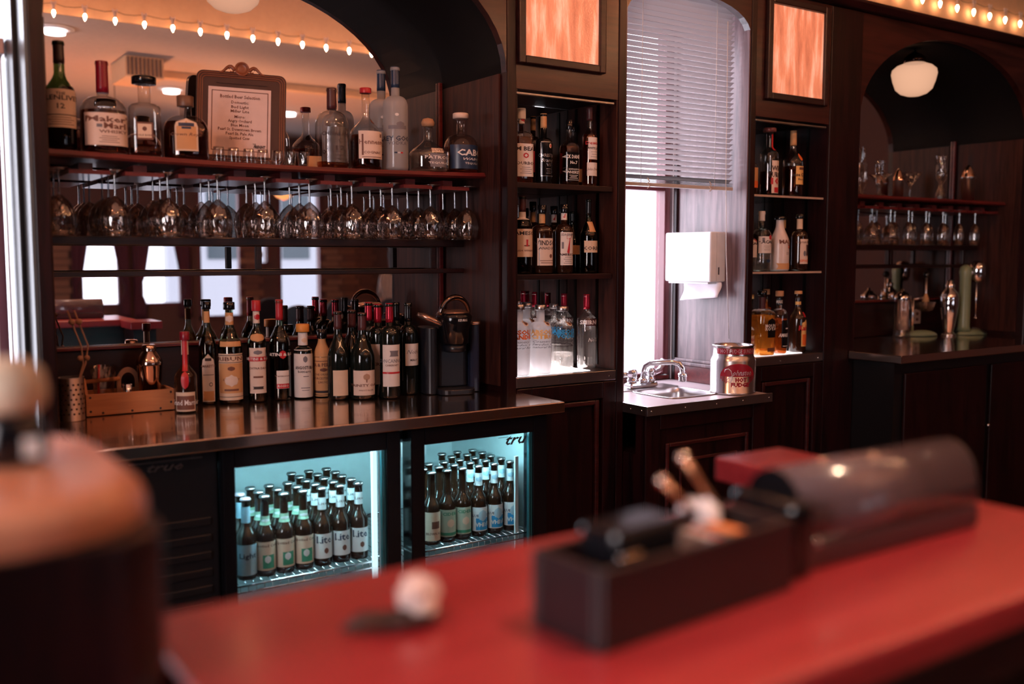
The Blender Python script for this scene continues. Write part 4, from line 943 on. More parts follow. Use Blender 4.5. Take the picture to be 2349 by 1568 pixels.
cb1('black brandy bottle with silver ribbon lettering', 1246, 262, 40, S1, g=G1, glass='black', prm=dict(b=.58,s=.66,nr=.36), cap=(TAN,.80,'foil'),
    labels=[(.10,.60,.97,BLK,dict(t=[('CHRISTIAN',.60,.09,1.25,STEEL,.02),('Brandy',.46,.10,.9,STEEL,.01,.4),('VS',.33,.08,.3,STEEL,.02)], d=[(.25,.88,.2,.07,CREAM,'oval'),(.28,.88,.1,.04,RED,'oval',.0014),(0,.985,.9,.006,STEEL),(0,.02,.9,.006,STEEL),(-.93,.5,.02,.46,STEEL)]+lines(.10,.22,3,.3,STEEL)))])
cb1('square black-labelled whiskey bottle with white lettering', 1304, 276, 38, S1, g=G1, glass='clear', prm=dict(OBS,b=.56,s=.68), cap=(BLK,.86,'screw'), liq=(DKAMB,.60),
    labels=[(.06,.50,.95,BLK,dict(t=[("JACK DANIEL'S",.84,.12,1.5,WHITEP,.03),('No.7',.64,.10,.5,WHITEP,.03),('Tennessee',.42,.08,1.0,WHITEP,.01,.3),('WHISKEY',.30,.09,1.0,WHITEP,.03)], d=[(-.85,.5,.02,.44,WHITEP),(.85,.5,.02,.44,WHITEP),(0,.04,.8,.006,WHITEP)]+lines(.10,.20,3,.6,WHITEP)))], rot=-4)
cb1('scotch bottle with two stacked cream labels', 1350, 248, 34, S1, g=G1, glass='clear', prm=dict(b=.62,s=.76,nr=.40,curve='slope'), cap=(MAROON,.84,'foil'), liq=(AMB,.66),
    labels=[(.34,.62,.95,PAPERW,dict(ox=.1,t=[("Dewar's",.74,.15,1.3,RED,.02),('WHITE LABEL',.5,.10,1.1,INK,.02)], d=lines(.12,.34,3,.6,GREYP))),(.13,.30,1.0,PAPERW,dict(t=[('John Dewar',.5,.2,1.0,BROWNP,.0,.3)]))])
cb1('dark bottle at the back between the white and black labels', 1222, 268, 34, S1, Y=2.90, g=G1, glass='brown', prm=SPIRIT, cap=(TAN,.80,'foil'), labels=[(.2,.5,.9,RED)])
cb1('amber bottle at the back behind the black-labelled whiskey', 1312, 285, 36, S1, Y=2.90, g=G1, glass='clear', prm=OBS, cap=(BLK,.88,'screw'), liq=(AMB,.6), labels=[(.1,.3,.9,TAN)])
cb1('green whiskey bottle with a cream label and anchor-like crest', 1198, 451, 46, S2, g=G2, glass='green', prm=SPIRIT, cap=(MAROON,.80,'foil'), liq=(DKAMB,.6),
    labels=[(.22,.58,1.0,CREAM,dict(t=[('JAMESON',.84,.13,1.5,INK,.02),('IRISH WHISKEY',.22,.06,1.2,BROWNP)], d=[(0,.50,.12,.12,RED,'bell'),(0,.40,.35,.03,BROWNP,'oval')])),(.70,.8,.9,PAPERW)], rot=-6)
cb1('dark Canadian whisky bottle with a low square grey label', 1243, 472, 44, S2, g=G2, glass='brown', prm=dict(b=.62,s=.72,nr=.32,n=3.5), cap=(BLK,.88,'screw'),
    labels=[(.12,.52,.95,PAPER,dict(t=[('WINDSOR',.82,.17,1.45,INK,.02),('CANADIAN',.63,.10,1.2,INK,.0)], d=[(.45,.35,.16,.08,BROWNP,'oval'),(0,.10,.7,.01,BROWNP),(0,.18,.8,.01,BROWNP)])),(.74,.88,1.0,TAN)], rot=-4)
cb1('whiskey bottle with a tall cream label and big red numeral', 1293, 470, 40, S2, g=G2, glass='brown', prm=SPIRIT, cap=(BLK,.88,'screw'),
    labels=[(.12,.60,.97,PAPERW,dict(t=[("SEAGRAM'S",.92,.07,.9,GREYP,.02),('7',.62,.52,.40,RED,.06,0,.15),('AMERICAN',.32,.065,1.2,INK,.03,0,.1)], d=lines(.06,.24,4,.6,GREYP)+[(-.7,.6,.12,.1,GREYP)])),(.78,.93,1.1,PAPERW,dict(t=[('7',.5,.6,.35,RED,.05)]))], rot=-4)
cb1('brandy bottle with a black neck and a wide orange label', 1349, 458, 40, S2, g=G2, glass='green', prm=dict(b=.50,s=.76,nr=.30,curve='slope'), cap=(BLK,.78,'foil'), liq=(DKAMB,.5),
    labels=[(.28,.44,1.1,CREAM,dict(t=[('KORBEL',.35,.30,1.3,INK,.01,0,.15)])),(.56,.70,.45,TAN,dict(shape='bell'))], rot=-4)
cb1('dark bottle at the back beside the grey-labelled whisky', 1270, 474, 36, S2, Y=2.90, g=G2, glass='brown', prm=SPIRIT, cap=(BLK,.88,'screw'), labels=[(.76,.92,1.1,PAPERW,dict(t=[('7',.5,.6,.35,RED,.05)]))])
cb1('dark bottle at the back behind the wide orange label', 1312, 486, 34, S2, Y=2.90, g=G2, glass='green', prm=BURG, cap=(BLK,.82,'foil'), liq=(DKAMB,.5), labels=[(.3,.45,1,TAN)])
cb1('dark bottle at the back behind the cream crest label', 1222, 464, 34, S2, Y=2.91, g=G2, glass='brown', prm=SPIRIT, cap=(BLK,.88,'screw'), labels=[(.72,.86,1,TAN)])
ABS = dict(b=.66,s=.76,nr=.38)
def absol(label, u, vt, w, g, t1, t2, m_, Y, glass='frost', lv=.36, rot=-4):
    cb1(label, u, vt, w, S3, Y=Y, g=G3, glass=glass, prm=ABS, cap=(STEEL,.93,'screw'), liq=(WATER,lv), rot=rot,
        labels=[(.30,.64,.9,None,dict(t=[(t1,.92,.17,1.55,m_,.05),(t2,.72,.17,1.5 if len(t2) > 5 else 1.1,m_,.05),('Country of',.52,.09,1.3,INK,.0,.4),('Sweden, with',.40,.09,1.35,INK,.0,.4),('natural flavor',.28,.09,1.3,INK,.0,.4)])),(.70,.78,.32,CREAM,dict(shape='oval',ox=.3,d=[(0,.5,.2,.3,BROWNP,'oval')]))])
absol('frosted vodka bottle with bold orange-red lettering', 1190, 699, 52, 0, 'ABSOLUT','MANDRIN', ORG, 2.765)
absol('frosted vodka bottle with bold yellow lettering', 1240, 700, 50, 0, 'ABSOLUT','CITRON', YEL, 2.765)
absol('clear vodka bottle with bold blue lettering', 1290, 703, 52, 0, 'ABSOLUT','VODKA', BLUE, 2.80, glass='clear', lv=.28)
absol('clear vodka bottle at the back between the yellow and blue lettering', 1271, 697, 38, 0, 'ABSOLUT','VODKA', BLUE, 2.89, glass='clear')
absol('frosted vodka bottle at the back by the orange lettering', 1208, 694, 46, 0, 'ABSOLUT','VODKA', GREYP, 2.88, glass='frost')
for k, (u, vt, w, Y, lb) in enumerate(((1346,675,44,2.80,'red-capped clear vodka bottle with a red band, in front'), (1294,674,40,2.94,'red-capped clear vodka bottle behind the blue lettering'), (1226,670,34,2.962,'red-capped clear vodka bottle behind the yellow lettering'), (1200,668,34,2.955,'red-capped clear vodka bottle at the back beside the wood post'))):
    cb1(lb, u, vt, w, S3, Y=Y, g=G3, glass='clear', prm=dict(b=.66,s=.78,nr=.34,curve='slope'), cap=(REDF,.80,'foil'), liq=(WATER,.6),
        labels=[(.58,.67,.9,MAROON,dict(ox=.1,t=[('SMIRNOFF',.5,.6,1.5,WHITEP,.03)])),(.34,.44,.5,None,dict(t=[('No 21',.5,.5,.7,WHITEP,.0,.3,.2)]))])
# second cabinet
H1, H2, H3 = ['bottles on the %s shelf of the second liquor cabinet' % s for s in ('top','middle','lowest')]
cb1('bourbon bottle with a pale label and red numerals under a wood stopper', 1757, 296, 42, S1, g=H1, glass='clear', prm=dict(b=.62,s=.74,nr=.38,curve='slope'), cap=(col((.25,.06,.05),.3),.955,'flat'), liq=(DKAMB,.36),
    labels=[(.03,.52,.78,PAPER,dict(ox=.35,t=[('WILD',.76,.14,.85,INK,.03,0,.05),('TURKEY',.56,.15,1.2,INK,.03),('101',.36,.18,.8,RED,.04,0,-.05)], d=[(-.1,.10,.36,.08,RED)])),(.68,.92,.35,RED,dict(ox=.3))], rot=-6)
cb1('gold tequila bottle with an orange-yellow label', 1811, 300, 46, S1, g=H1, glass='clear', prm=dict(b=.52,s=.74,nr=.30,curve='slope'), cap=(TAN,.78,'foil'), liq=(DKAMB,.46),
    labels=[(.18,.46,.85,YEL,dict(ox=.4,t=[('Jose Cuervo',.52,.18,1.3,INK,.03),('Especial',.28,.10,.6,INK)], d=[(0,.86,.5,.07,BROWNP)])),(.54,.66,.3,ORG,dict(ox=.3,shape='oval'))], rot=-6)
cb1('small bottle half hidden by the post on the top shelf', 1714, 344, 36, S1, g=H1, glass='clear', prm=SPIRIT, cap=(TAN,.86,'screw'), liq=(AMB,.5), labels=[(.3,.6,1,TAN),(.15,.3,1,ORG)])
cb1('clear rum bottle with a white cap and round red badge', 1743, 485, 40, S2, g=H2, glass='clear', prm=dict(b=.58,s=.72,nr=.36,n=3), cap=(WHITEP,.84,'foil'), liq=(WATER,.3),
    labels=[(.30,.58,.95,PAPERW,dict(t=[('BACARDI',.66,.17,1.4,INK,.04,0,.25)], d=[(.5,.94,.28,.16,RED,'oval'),(-.55,.80,.15,.12,GREYP,'rect')]+lines(.2,.42,3,.5,GREYP))),(.14,.2,.3,NAVY,dict(ox=.2,shape='oval'))], rot=-4)
cb1('white rum bottle painted with a palm tree', 1785, 497, 44, S2, g=H2, glass='white', prm=dict(b=.50,s=.86,nr=.40,curve='slope'), cap=(BLK,.94,'screw'),
    labels=[(.20,.66,.9,None,dict(t=[('MALIBU',.72,.15,1.2,BROWNP,.04,0,.35)], d=[(.35,.52,.20,.08,ORG,'oval'),(.35,.60,.26,.03,BROWNP,'oval',.0014),(.35,.50,.05,.07,INK,'rect',.0016)]+[(.3,.30-.04*k,.4,.006,BROWNP) for k in range(3)])),(.03,.14,1.2,TAN,dict(shape='bell'))], rot=0)
cb1('spiced rum bottle with a tall picture label', 1830, 492, 38, S2, g=H2, glass='brown', prm=SPIRIT, cap=(BLK,.93,'screw'),
    labels=[(.12,.56,.9,PAPER,dict(ox=.2,t=[('Captain Morgan',.88,.10,1.4,BROWNP,.01),('SPICED',.12,.09,.9,ORG,.03)], d=[(.2,.55,.3,.22,MAROON,'bell'),(-.3,.42,.2,.12,GREYP,'oval'),(.1,.50,.1,.25,INK,'oval',.0014)])),(.74,.92,1.1,CREAM)], rot=-4)
cb1('clear rum bottle half hidden by the post on the middle shelf', 1715, 516, 36, S2, g=H2, glass='clear', prm=SPIRIT, cap=(WHITEP,.86,'screw'), liq=(WATER,.3), labels=[(.3,.72,1,PAPERW,dict(d=[(.4,.9,.3,.12,RED,'oval')],t=[('CARDI',.7,.12,1.0,INK,.04,0,.3)]))])
cb1('dark rum bottle behind the white painted bottle', 1793, 500, 30, S2, Y=2.90, g=H2, glass='brown', prm=SPIRIT, cap=(TAN,.80,'foil'))
cb1('ridged square gold whisky bottle with a purple neck', 1748, 667, 50, S3, g=H3, glass='clear', prm=dict(b=.64,s=.72,nr=.30,n=5), cap=(BLK,.93,'screw'), liq=(GOLD,.62),
    labels=[(.28,.58,.5,BLK,dict(ox=.3,shape='arch',t=[('MOUNT',.60,.16,.8,WHITEP,.02),('ROYAL',.44,.16,.8,WHITEP,.02)])),(.06,.12,.5,BROWNP,dict(ox=.3)),(.72,.9,1.1,MAROON)], rot=-4)
cb1('amaretto bottle with a slanted black label and wooden cap', 1788, 668, 38, S3, g=H3, glass='clear', prm=SPIRIT, cap=(CORK,.92,'screw'), liq=(AMB,.56),
    labels=[(.10,.54,.75,BLK,dict(ox=.3,t=[('AMARETTO',.45,.12,1.1,WHITEP,.03,.2)], d=[(0,.06,.6,.01,WHITEP),(.1,.7,.3,.02,WHITEP)])),(.78,.88,1,BLK,dict(t=[('AMARETTO',.5,.5,.9,WHITEP)]))], rot=-4)
cb1('dark coffee liqueur bottle with a yellow and red label', 1831, 668, 38, S3, g=H3, glass='brown', prm=dict(b=.54,s=.76,nr=.32,curve='slope'), cap=(TAN,.955,'screw'),
    labels=[(.10,.54,.75,YEL,dict(ox=.4,shape='arch',t=[('Kahlua',.68,.17,1.1,RED,.04,.1)], d=[(0,.25,.6,.2,ORG,'rect')])),(.78,.83,1.05,YEL),(.58,.66,.25,RED,dict(ox=.3))], rot=-4)
cb1('pale bottle half hidden by the post on the lowest shelf', 1714, 722, 34, S3, g=H3, glass='clear', prm=SPIRIT, cap=(TAN,.86,'screw'), liq=(GOLD,.5), labels=[(.3,.5,1,PAPER,dict(t=[('CREAM',.5,.3,1,RED,.03)]))])
cb1('cork-capped bottle behind the gold ridged bottle', 1758, 664, 30, S3, Y=2.90, g=H3, glass='amber', prm=SPIRIT, cap=(CORK,.92,'screw'))
cb1('black-capped bottle at the back beside the post', 1722, 676, 30, S3, Y=2.945, g=H3, glass='dark', prm=SPIRIT, cap=(YEL,.93,'screw'))
# --- beer in the fridge
def beer(label, kind):
    R, H = .0265, .222; o = outline(R, H, .50, .70, .45, curve='slope', top=1.0)
    t = thing('beer_bottle', label, 'beer bottle', (0,0,-5)); seg = 16
    obj('glass', MB().lathe(o, seg), GL['brown'], t, local=True)
    capm = {'lite': STEEL, 'sage': STEEL, 'cow': STEEL, 'moon': STEEL, 'brown': STEEL, 'pale': col((.7,.55,.62),.3,.5)}[kind]
    obj('crown_cap', MB().lathe([(.0145,H-.005),(.0155,H-.004),(.0135,H+.001),(.001,H+.003)], 14), capm, t, local=True)
    def lab(z0, z1, hw, m, shape='rect'):
        return obj('label', patch(surf(o, .0006, (z0+z1)/2*H), hw*R, (z1-z0)*H, shape, 10, 6), m, t, local=True)
    def pr(lo, dx, zc, hx, hz, m, shape='rect', off=.0010): obj('print', patch(surf(o, off, zc*H), hx*R, hz*H*2, shape, max(6, int(hx*14)), 5, ox=dx*R), m, lo, local=True)
    def tx(lo, s, zc, h, wf, m, b=.02, sh_=0):
        f = surf(o, .0012, zc*H); obj('lettering', text_on(s, wf*R*2, h*H, lambda a, c: f(a, c), b, sh_), m, lo, local=True)
    WL = col((.72,.78,.80), .6, name='cool_white_label')
    if kind == 'lite':
        l = lab(.10,.42,1.3,WL); tx(l,'Lite',.34,.13,.85,NAVY,.02); pr(l,.2,.20,.24,.040,BROWNP,'oval')
        l = lab(.72,.88,1.3,WL); tx(l,'Lite',.80,.05,.5,GREYP)
    elif kind == 'cow':
        l = lab(.08,.44,1.3,CREAM); pr(l,.15,.19,.62,.085,GREEN); pr(l,.05,.22,.32,.05,WL,'oval',.0014); tx(l,'Spotted Cow',.39,.05,1.2,BROWNP)
        l = lab(.64,.75,1.3,col((.32,.52,.38),.6)); pr(l,0,.695,.5,.02,WL,'oval')
    elif kind == 'moon':
        l = lab(.08,.42,1.2,WL); pr(l,.15,.18,.85,.085,BLUE); pr(l,.15,.30,.55,.085,LBLUE,'oval',.0014); tx(l,'BLUE MOON',.30,.05,1.4,NAVY,.02); tx(l,'WHITE',.17,.08,1.1,WL,.04)
        l = lab(.72,.90,1.3,WL,'jag'); pr(l,.0,.81,.5,.04,LBLUE,'oval')
    elif kind == 'sage':
        l = lab(.08,.46,1.3,col((.42,.50,.40),.6)); pr(l,.1,.27,.45,.06,CREAM,'oval'); pr(l,0,.12,1.2,.02,GREEN); tx(l,'CIDER',.40,.06,.9,GREEN,.03)
    elif kind == 'brown':
        l = lab(.06,.46,1.3,CREAM); pr(l,.2,.28,.5,.05,BROWNP); tx(l,'BROWN ALE',.16,.05,1.0,BROWNP)
    elif kind == 'pale':
        l = lab(.06,.44,1.3,LBLUE); tx(l,'Light',.3,.09,.9,NAVY,.02); l = lab(.70,.90,1.2,LBLUE)
    return t
bw = [('Lite white-labelled beer', 'lite'), ('cream and green labelled beer', 'cow'), ('pale blue labelled beer', 'pale')]
PRO = {}
def place(kind, x, y, lb, grp, first=[]):
    if kind not in PRO:
        t = beer(lb, {'moon':'moon'}.get(kind, kind)); PRO[kind] = t; t.location = (x, y, .5165); t['label'] = lb; t['group'] = grp
        t.rotation_euler[2] = radians(-10); return t
    return dup(PRO[kind], (x, y, .5165), radians(-10 + random.uniform(-6,6)), lb, grp)
ROW = ['front row', 'second row', 'third row', 'fourth row', 'fifth row', 'sixth row']
KN = {'pale':'pale blue labelled beer bottle', 'cow':'green and cream labelled beer bottle', 'lite':'white-labelled beer bottle', 'brown':'plain cream labelled beer bottle', 'sage':'sage green labelled bottle', 'moon':'blue moon-disc labelled beer bottle'}
NTH = ['first', 'second', 'third']
def fill(cols, Y0, door, grp):
    idx = {}
    for kind, u, nrow in cols:
        idx[kind] = idx.get(kind, -1) + 1; n = idx[kind]
        for r in range(nrow):
            y = Y0 + .0575*r; x = xu(u, Y0, 1200) + (.004 if r % 2 else 0)
            place(kind, x, y, '%s, %s file, %s, behind the %s door' % (KN[kind], NTH[n], ROW[r], door), grp)
fill([('pale',564,2),('cow',608,3),('cow',652,3),('cow',696,3),('lite',739,5),('lite',781,5),('lite',823,5)], 2.585, 'wider lit', 'beer bottles behind the first fridge door')
fill([('brown',990,2),('sage',1026,3),('sage',1061,3),('moon',1098,5),('moon',1134,5),('moon',1170,5)], 2.585, 'second lit', 'beer bottles behind the second fridge door')
# ---------------------------------------------------------------- pendant lamps
def opal():
    m, nt, N, L, b = newmat('opal_glass'); N.remove(b); out = N['Material Output']
    e = N.new('ShaderNodeEmission'); e.inputs[0].default_value = (1,.56,.36,1); e.inputs[1].default_value = 1.0
    lw = N.new('ShaderNodeLayerWeight'); lw.inputs['Blend'].default_value = .35
    mr = N.new('ShaderNodeMapRange'); mr.inputs['To Min'].default_value = .78; mr.inputs['To Max'].default_value = .5
    L.new(lw.outputs['Facing'], mr.inputs['Value']); L.new(mr.outputs[0], e.inputs[1])
    t = N.new('ShaderNodeBsdfTransparent'); t.inputs[0].default_value = (1,.85,.75,1); mx = N.new('ShaderNodeMixShader'); mx.inputs[0].default_value = .35
    L.new(e.outputs[0], mx.inputs[1]); L.new(t.outputs[0], mx.inputs[2]); L.new(mx.outputs[0], out.inputs[0]); return m
OPAL = opal()
def pendant(x, y, z, r, ztop, power, lb, grp='opal pendant lamps over the bar'):
    t = thing('pendant_lamp', lb, 'lamp', (x, y, z), group=grp)
    pr = [(.001,-.78),(.30,-.76),(.58,-.66),(.80,-.46),(.93,-.1),(1.0,.22),(.96,.42),(.78,.58),(.52,.68),(.42,.74)]
    obj('globe', MB().lathe([(a*r, b*r) for a, b in pr], 32, close=False), OPAL, t, local=True)
    obj('fitter', MB().lathe([(.44*r,.70*r),(.48*r,.72*r),(.46*r,.95*r),(.30*r,1.1*r),(.10*r,1.2*r),(.05*r,1.25*r)], 24), col((.02,.008,.006),.15,.8), t, local=True)
    obj('stem', MB().cyl((0,0,1.2*r),(0,0,ztop-z),.006,8), BLACK, t, local=True)
    l = point('lamp_light', (x, y, z), power, WARM, .035)
    return t
pendant(1.50, 1.78, 2.60, .140, 3.2, 30, 'opal pendant lamp reflected at the top of the wine niche mirror')
pendant(-.40, 1.78, 2.60, .140, 3.2, 70, 'opal pendant lamp over the aisle nearest the tall blind')  # extra lamp out of view, added as main light for the bar
pendant(3.30, 1.78, 2.60, .140, 3.2, 22, 'opal pendant lamp over the aisle before the sink')  # second added lamp, also unseen, to brighten the bar
SHADE = emis((1,.36,.12), 1.2, 'amber_shade')
for k, (x, y, z, p) in enumerate(((1.57, -.9, 1.95, 52), (2.95, -1.4, 1.93, 52), (4.6, -.6, 1.95, 25))):
    t = thing('amber_pendant', ['amber glass pendant lamp seen behind the hanging wine glasses, near end, in the mirror', 'amber glass pendant lamp seen behind the hanging wine glasses, mid rack, in the mirror', 'amber glass pendant lamp over the far tables'][k], 'lamp', (x, y, z))
    obj('shade', MB().lathe([(.015,-.08),(.06,-.06),(.095,-.01),(.11,.05)], 20, close=False), SHADE, t, local=True); obj('cord', MB().cyl((0,0,.07),(0,0,2.658-z),.003,6), BLACK, t, local=True)
    point('lamp_light', (x, y, z+.0), p, WARM, .03)
pendant(4.30, 2.90, 2.245, .105, 2.385, .8, 'opal schoolhouse lamp hanging inside the far dark niche')
# ---------------------------------------------------------------- stemware
def wglass():
    m, nt, N, L, b = newmat('wine_glass'); N.remove(b); out = N['Material Output']
    tr = N.new('ShaderNodeBsdfTransparent'); tr.inputs[0].default_value = (.88,.84,.82,1)
    gl = N.new('ShaderNodeBsdfGlossy'); gl.inputs['Roughness'].default_value = .04
    tc = N.new('ShaderNodeTexCoord'); mp = N.new('ShaderNodeMapping'); mp.inputs['Scale'].default_value = (1,1,.35); L.new(tc.outputs['Object'], mp.inputs[0])
    vo = N.new('ShaderNodeTexNoise'); vo.inputs['Scale'].default_value = 70; vo.inputs['Detail'].default_value = 1; L.new(mp.outputs[0], vo.inputs['Vector'])
    bp = N.new('ShaderNodeBump'); bp.inputs['Strength'].default_value = .9; bp.inputs['Distance'].default_value = .006; L.new(vo.outputs['Fac'], bp.inputs['Height']); L.new(bp.outputs[0], gl.inputs['Normal'])
    lw = N.new('ShaderNodeLayerWeight'); lw.inputs['Blend'].default_value = .5
    pw = N.new('ShaderNodeMath'); pw.operation = 'POWER'; pw.inputs[1].default_value = 2.0; L.new(lw.outputs['Facing'], pw.inputs[0])
    ml = N.new('ShaderNodeMath'); ml.operation = 'MULTIPLY_ADD'; ml.inputs[1].default_value = .7; ml.inputs[2].default_value = .13; ml.use_clamp = True; L.new(pw.outputs[0], ml.inputs[0])
    mx = N.new('ShaderNodeMixShader'); L.new(ml.outputs[0], mx.inputs[0]); L.new(tr.outputs[0], mx.inputs[1]); L.new(gl.outputs[0], mx.inputs[2]); L.new(mx.outputs[0], out.inputs[0]); return m
WG = wglass()
def glass_parts(kind):
    if kind == 'wine':
        bowl = [(.0335,0),(.0365,.018),(.0395,.040),(.0385,.058),(.032,.078),(.020,.094),(.008,.104),(.0035,.108)]; st = [(.0035,.108),(.0028,.13),(.0030,.160),(.005,.170)]; ft = [(.005,.170),(.016,.1735),(.033,.1765),(.033,.178),(.001,.178)]
    elif kind == 'flute':
        bowl = [(.022,0),(.024,.03),(.0245,.06),(.021,.085),(.012,.102),(.0035,.110)]; st = [(.0035,.110),(.003,.14),(.005,.168)]; ft = [(.005,.170),(.016,.1735),(.028,.1765),(.028,.178),(.001,.178)]
    else:
        bowl = [(.041,.02),(.036,.045),(.028,.07),(.010,.098),(.004,.108)]; st = [(.0035,.108),(.003,.14),(.005,.168)]; ft = [(.005,.170),(.016,.1735),(.032,.1765),(.032,.178),(.001,.178)]
    q = bowl[0]; rim = [(q[0]+.0009*cos(a), q[1]+.0009+.0009*sin(a)) for a in [2*pi*k/6 for k in range(7)]]
    return [(nm, MB().lathe(p, 20, close=False).mesh(nm)) for nm, p in (('bowl', bowl), ('stem', st), ('foot', ft), ('rim', rim))]
def wall(o, th=.0011):
    q = o.modifiers.new('wall', 'SOLIDIFY'); q.thickness = th; q.offset = 0; return o
STEMM = tglass((.62,.72,.80), rough=.08, k=1, base=.42, name='glass_stem')
GP = {k: glass_parts(k) for k in ('wine', 'flute', 'coupe')}
for k in GP:
    for nm, me in GP[k]: me.materials.append(WG if nm == 'bowl' else STEMM)
def hang(kind, x, y, lb, grp):
    t = thing('wine_glass' if kind == 'wine' else 'champagne_flute' if kind == 'flute' else 'cocktail_glass', lb, 'glass', (x, y, 1.4525), group=grp)
    for nm, me in GP[kind]:
        o = obj(nm, me, None, t)
        if nm == 'bowl': wall(o)
    t.rotation_euler[2] = random.uniform(0, 1)
ORD = ['first', 'second', 'third', 'fourth', 'fifth', 'sixth', 'seventh', 'eighth', 'ninth', 'tenth']
RWN = ['front', 'middle', 'back']
for i in range(10):
    for j, y in enumerate((2.866, 2.947, 3.028)):
        hang('wine', .481 + .1418*i, y + .002, 'upturned wine glass in the %s rack slot, %s of its row of three' % (ORD[i], RWN[j]), 'wine glasses hanging in the rack')
for i in range(8):
    for j, y in enumerate((2.872, 2.948)):
        if i > 6 and j: continue
        hang('coupe' if i in (1, 2) and j == 0 else 'flute', 3.829 + .1418*i, y, 'upturned %s in slot %s of the far niche rack, %s row' % ('cocktail glass' if i in (1,2) and j == 0 else 'champagne flute', ORD[i], RWN[j]), 'glasses hanging in the far niche rack')
# shot glasses on the shelf
sgm = MB().lathe([(.019,0),(.0195,.002),(.0155,.040),(.0150,.043),(.013,.043),(.0125,.036)], 18, close=False).mesh('tumbler'); sgm.materials.append(WG)
sgd = MB().lathe([(.0125,.036),(.001,.0355)], 16, close=False).mesh('base'); sgd.materials.append(WG)
for k, u in enumerate((502, 536, 571, 603, 637, 667, 697)):
    Y = 2.865; x = xu(u, Y, 370); t = thing('shot_glass', ['shot glass beside the round crest whisky bottle, first under the menu board', 'second shot glass under the menu board', 'third shot glass under the menu board', 'fourth shot glass under the menu board', 'shot glass at the far foot of the menu board', 'upright shot glass just past the menu board', 'last upright shot glass beside the scotch bottle'][k], 'shot glass', (x, Y + (.0 if k < 5 else .004), zs(x)+.001), group='shot glasses on the display shelf')
    obj('tumbler', sgm, None, t); obj('base', sgd, None, t)
    if k > 4: t.rotation_euler[0] = pi; t.location.z += .0435
x = xu(718, 2.90, 370); t = obj('card_box', MB().box(-.022,.022,-.008,.008,0,.036), TAN, None, .001); t.location = (x, 2.89, zs(x)+.001); t.rotation_euler[2] = radians(-15); tag(t, 'small tan card box between the shot glasses and scotch bottle', 'box')
x = xu(1092, 2.90, 330); pl = thing('dried_flower', 'dark dried sprig behind the black labelled tequila bottle', 'dried flower', (x, 2.94, zs(x)+.001))
m = MB(); 
for k in range(9):
    rnd = random.Random(k); a = rnd.uniform(-.5,.5); h = rnd.uniform(.03,.085); c0 = Vector((a*.035, rnd.uniform(-.012,.012), h)); 
    obj('bloom', MB().ball(tuple(c0), .009+.004*rnd.random(), 8, 5), col((.09,.05,.03), .9), pl, local=True); m.tube([(0,0,0), tuple(c0*.6), tuple(c0)], .001, 5)
obj('stem', m, col((.05,.04,.02), .9), pl, local=True)
# ---------------------------------------------------------------- menu board
MX = xu(551, 3.0, 300); mb_ = thing('menu_board', 'carved brown menu board holding a printed beer list', 'menu board', (MX, 3.005, zs(MX)+.008), radians(-19))
FR = col((.050,.016,.015), .35, name='brown_carved_frame'); FRL = col((.24,.075,.035), .35, name='gilt_brown')
def rrect(x0,x1,z0,z1,r):
    o = []
    for cx_,cz_,q in ((x1-r,z0+r,-pi/2),(x1-r,z1-r,0),(x0+r,z1-r,pi/2),(x0+r,z0+r,pi)):
        for k in range(6): a = q+pi/2*k/5; o.append((cx_+r*cos(a), cz_+r*sin(a)))
    return o
TL = radians(2.2)
class RM(MB): pass
def tilt(mb):
    mb.v = [(x*cos(TL)+z*sin(TL), y + z*.10, -x*sin(TL)+z*cos(TL)) for x, y, z in mb.v]; return mb
obj('backboard', tilt(MB().prism(rrect(-.134,.134,0,.285,.022), -.006, .010, 'y')), FR, mb_, .002, local=True)
for ins in (.006, .012, .018):
    obj('moulding', tilt(MB().tube([(x, -.007, z) for x, z in rrect(-.134+ins,.134-ins,ins,.285-ins,.020-ins*.4)], .0016, 6, True)), FRL, mb_, local=True)
obj('medallion', tilt(MB().lathe([(.022,0),(.022,.004),(.017,.005),(.017,.003),(.006,.0055),(.001,.006)], 24, (0,-.006,.295), axis=(0,-1,0))), FRL, mb_, local=True)
for s in (-1, 1):
    pts = [(s*(.022+.045*k/12), -.008, .290+.012*sin(k/12*pi*1.6)*(1-.3*k/12)) for k in range(13)]
    obj('scroll', tilt(MB().tube(pts, [.006-.003*k/12 for k in range(13)], 8)), FRL, mb_, local=True)
    obj('scroll', tilt(MB().tube([(s*(.030+.008*cos(a)), -.009, .292+.008*sin(a)) for a in [k*.6 for k in range(10)]], .0025, 6)), FRL, mb_, local=True)
obj('carved_band', tilt(MB().prism([(-.075+.15*k/20, .257+(.003 if k % 2 else 0)) for k in range(21)]+[(.075-.15*k/20, .248) for k in range(21)], -.009, -.0055, 'y')), FR, mb_, local=True)
pg = obj('menu_sheet', tilt(MB().box(-.098,.088,-.0085,-.0065,.028,.236)), col((.74,.57,.54), .7, name='menu_paper'), mb_, local=True)
for r in ring(-.088,.080,.042,.226,.0022,-.0095,-.0086): obj('border_line', tilt(r), BROWNP, pg, local=True)
def mt(s, w, h, z, x=-.004, m_=None, b=.01, sh=0):
    mm = text_on(s, w, h, lambda a, c: Vector((a+x, -.0098, z+c)), b, sh); obj('lettering', tilt(mm), m_ or BROWNP, pg, local=True)
for s, w, z in (('Bottled Beer Selection',.118,.208),('Domestic:',.052,.191),('Bud Light',.052,.177),('Miller Lite',.055,.164),('Micro:',.032,.147),('Angry Orchard',.070,.134),('Blue Moon',.052,.121),('Pearl St. Downtown Brown',.128,.108),('Pearl St. Pale Ale',.082,.095),('Spotted Cow',.060,.082)):
    mt(s, w, .0125 if z < .2 else .0145, z)
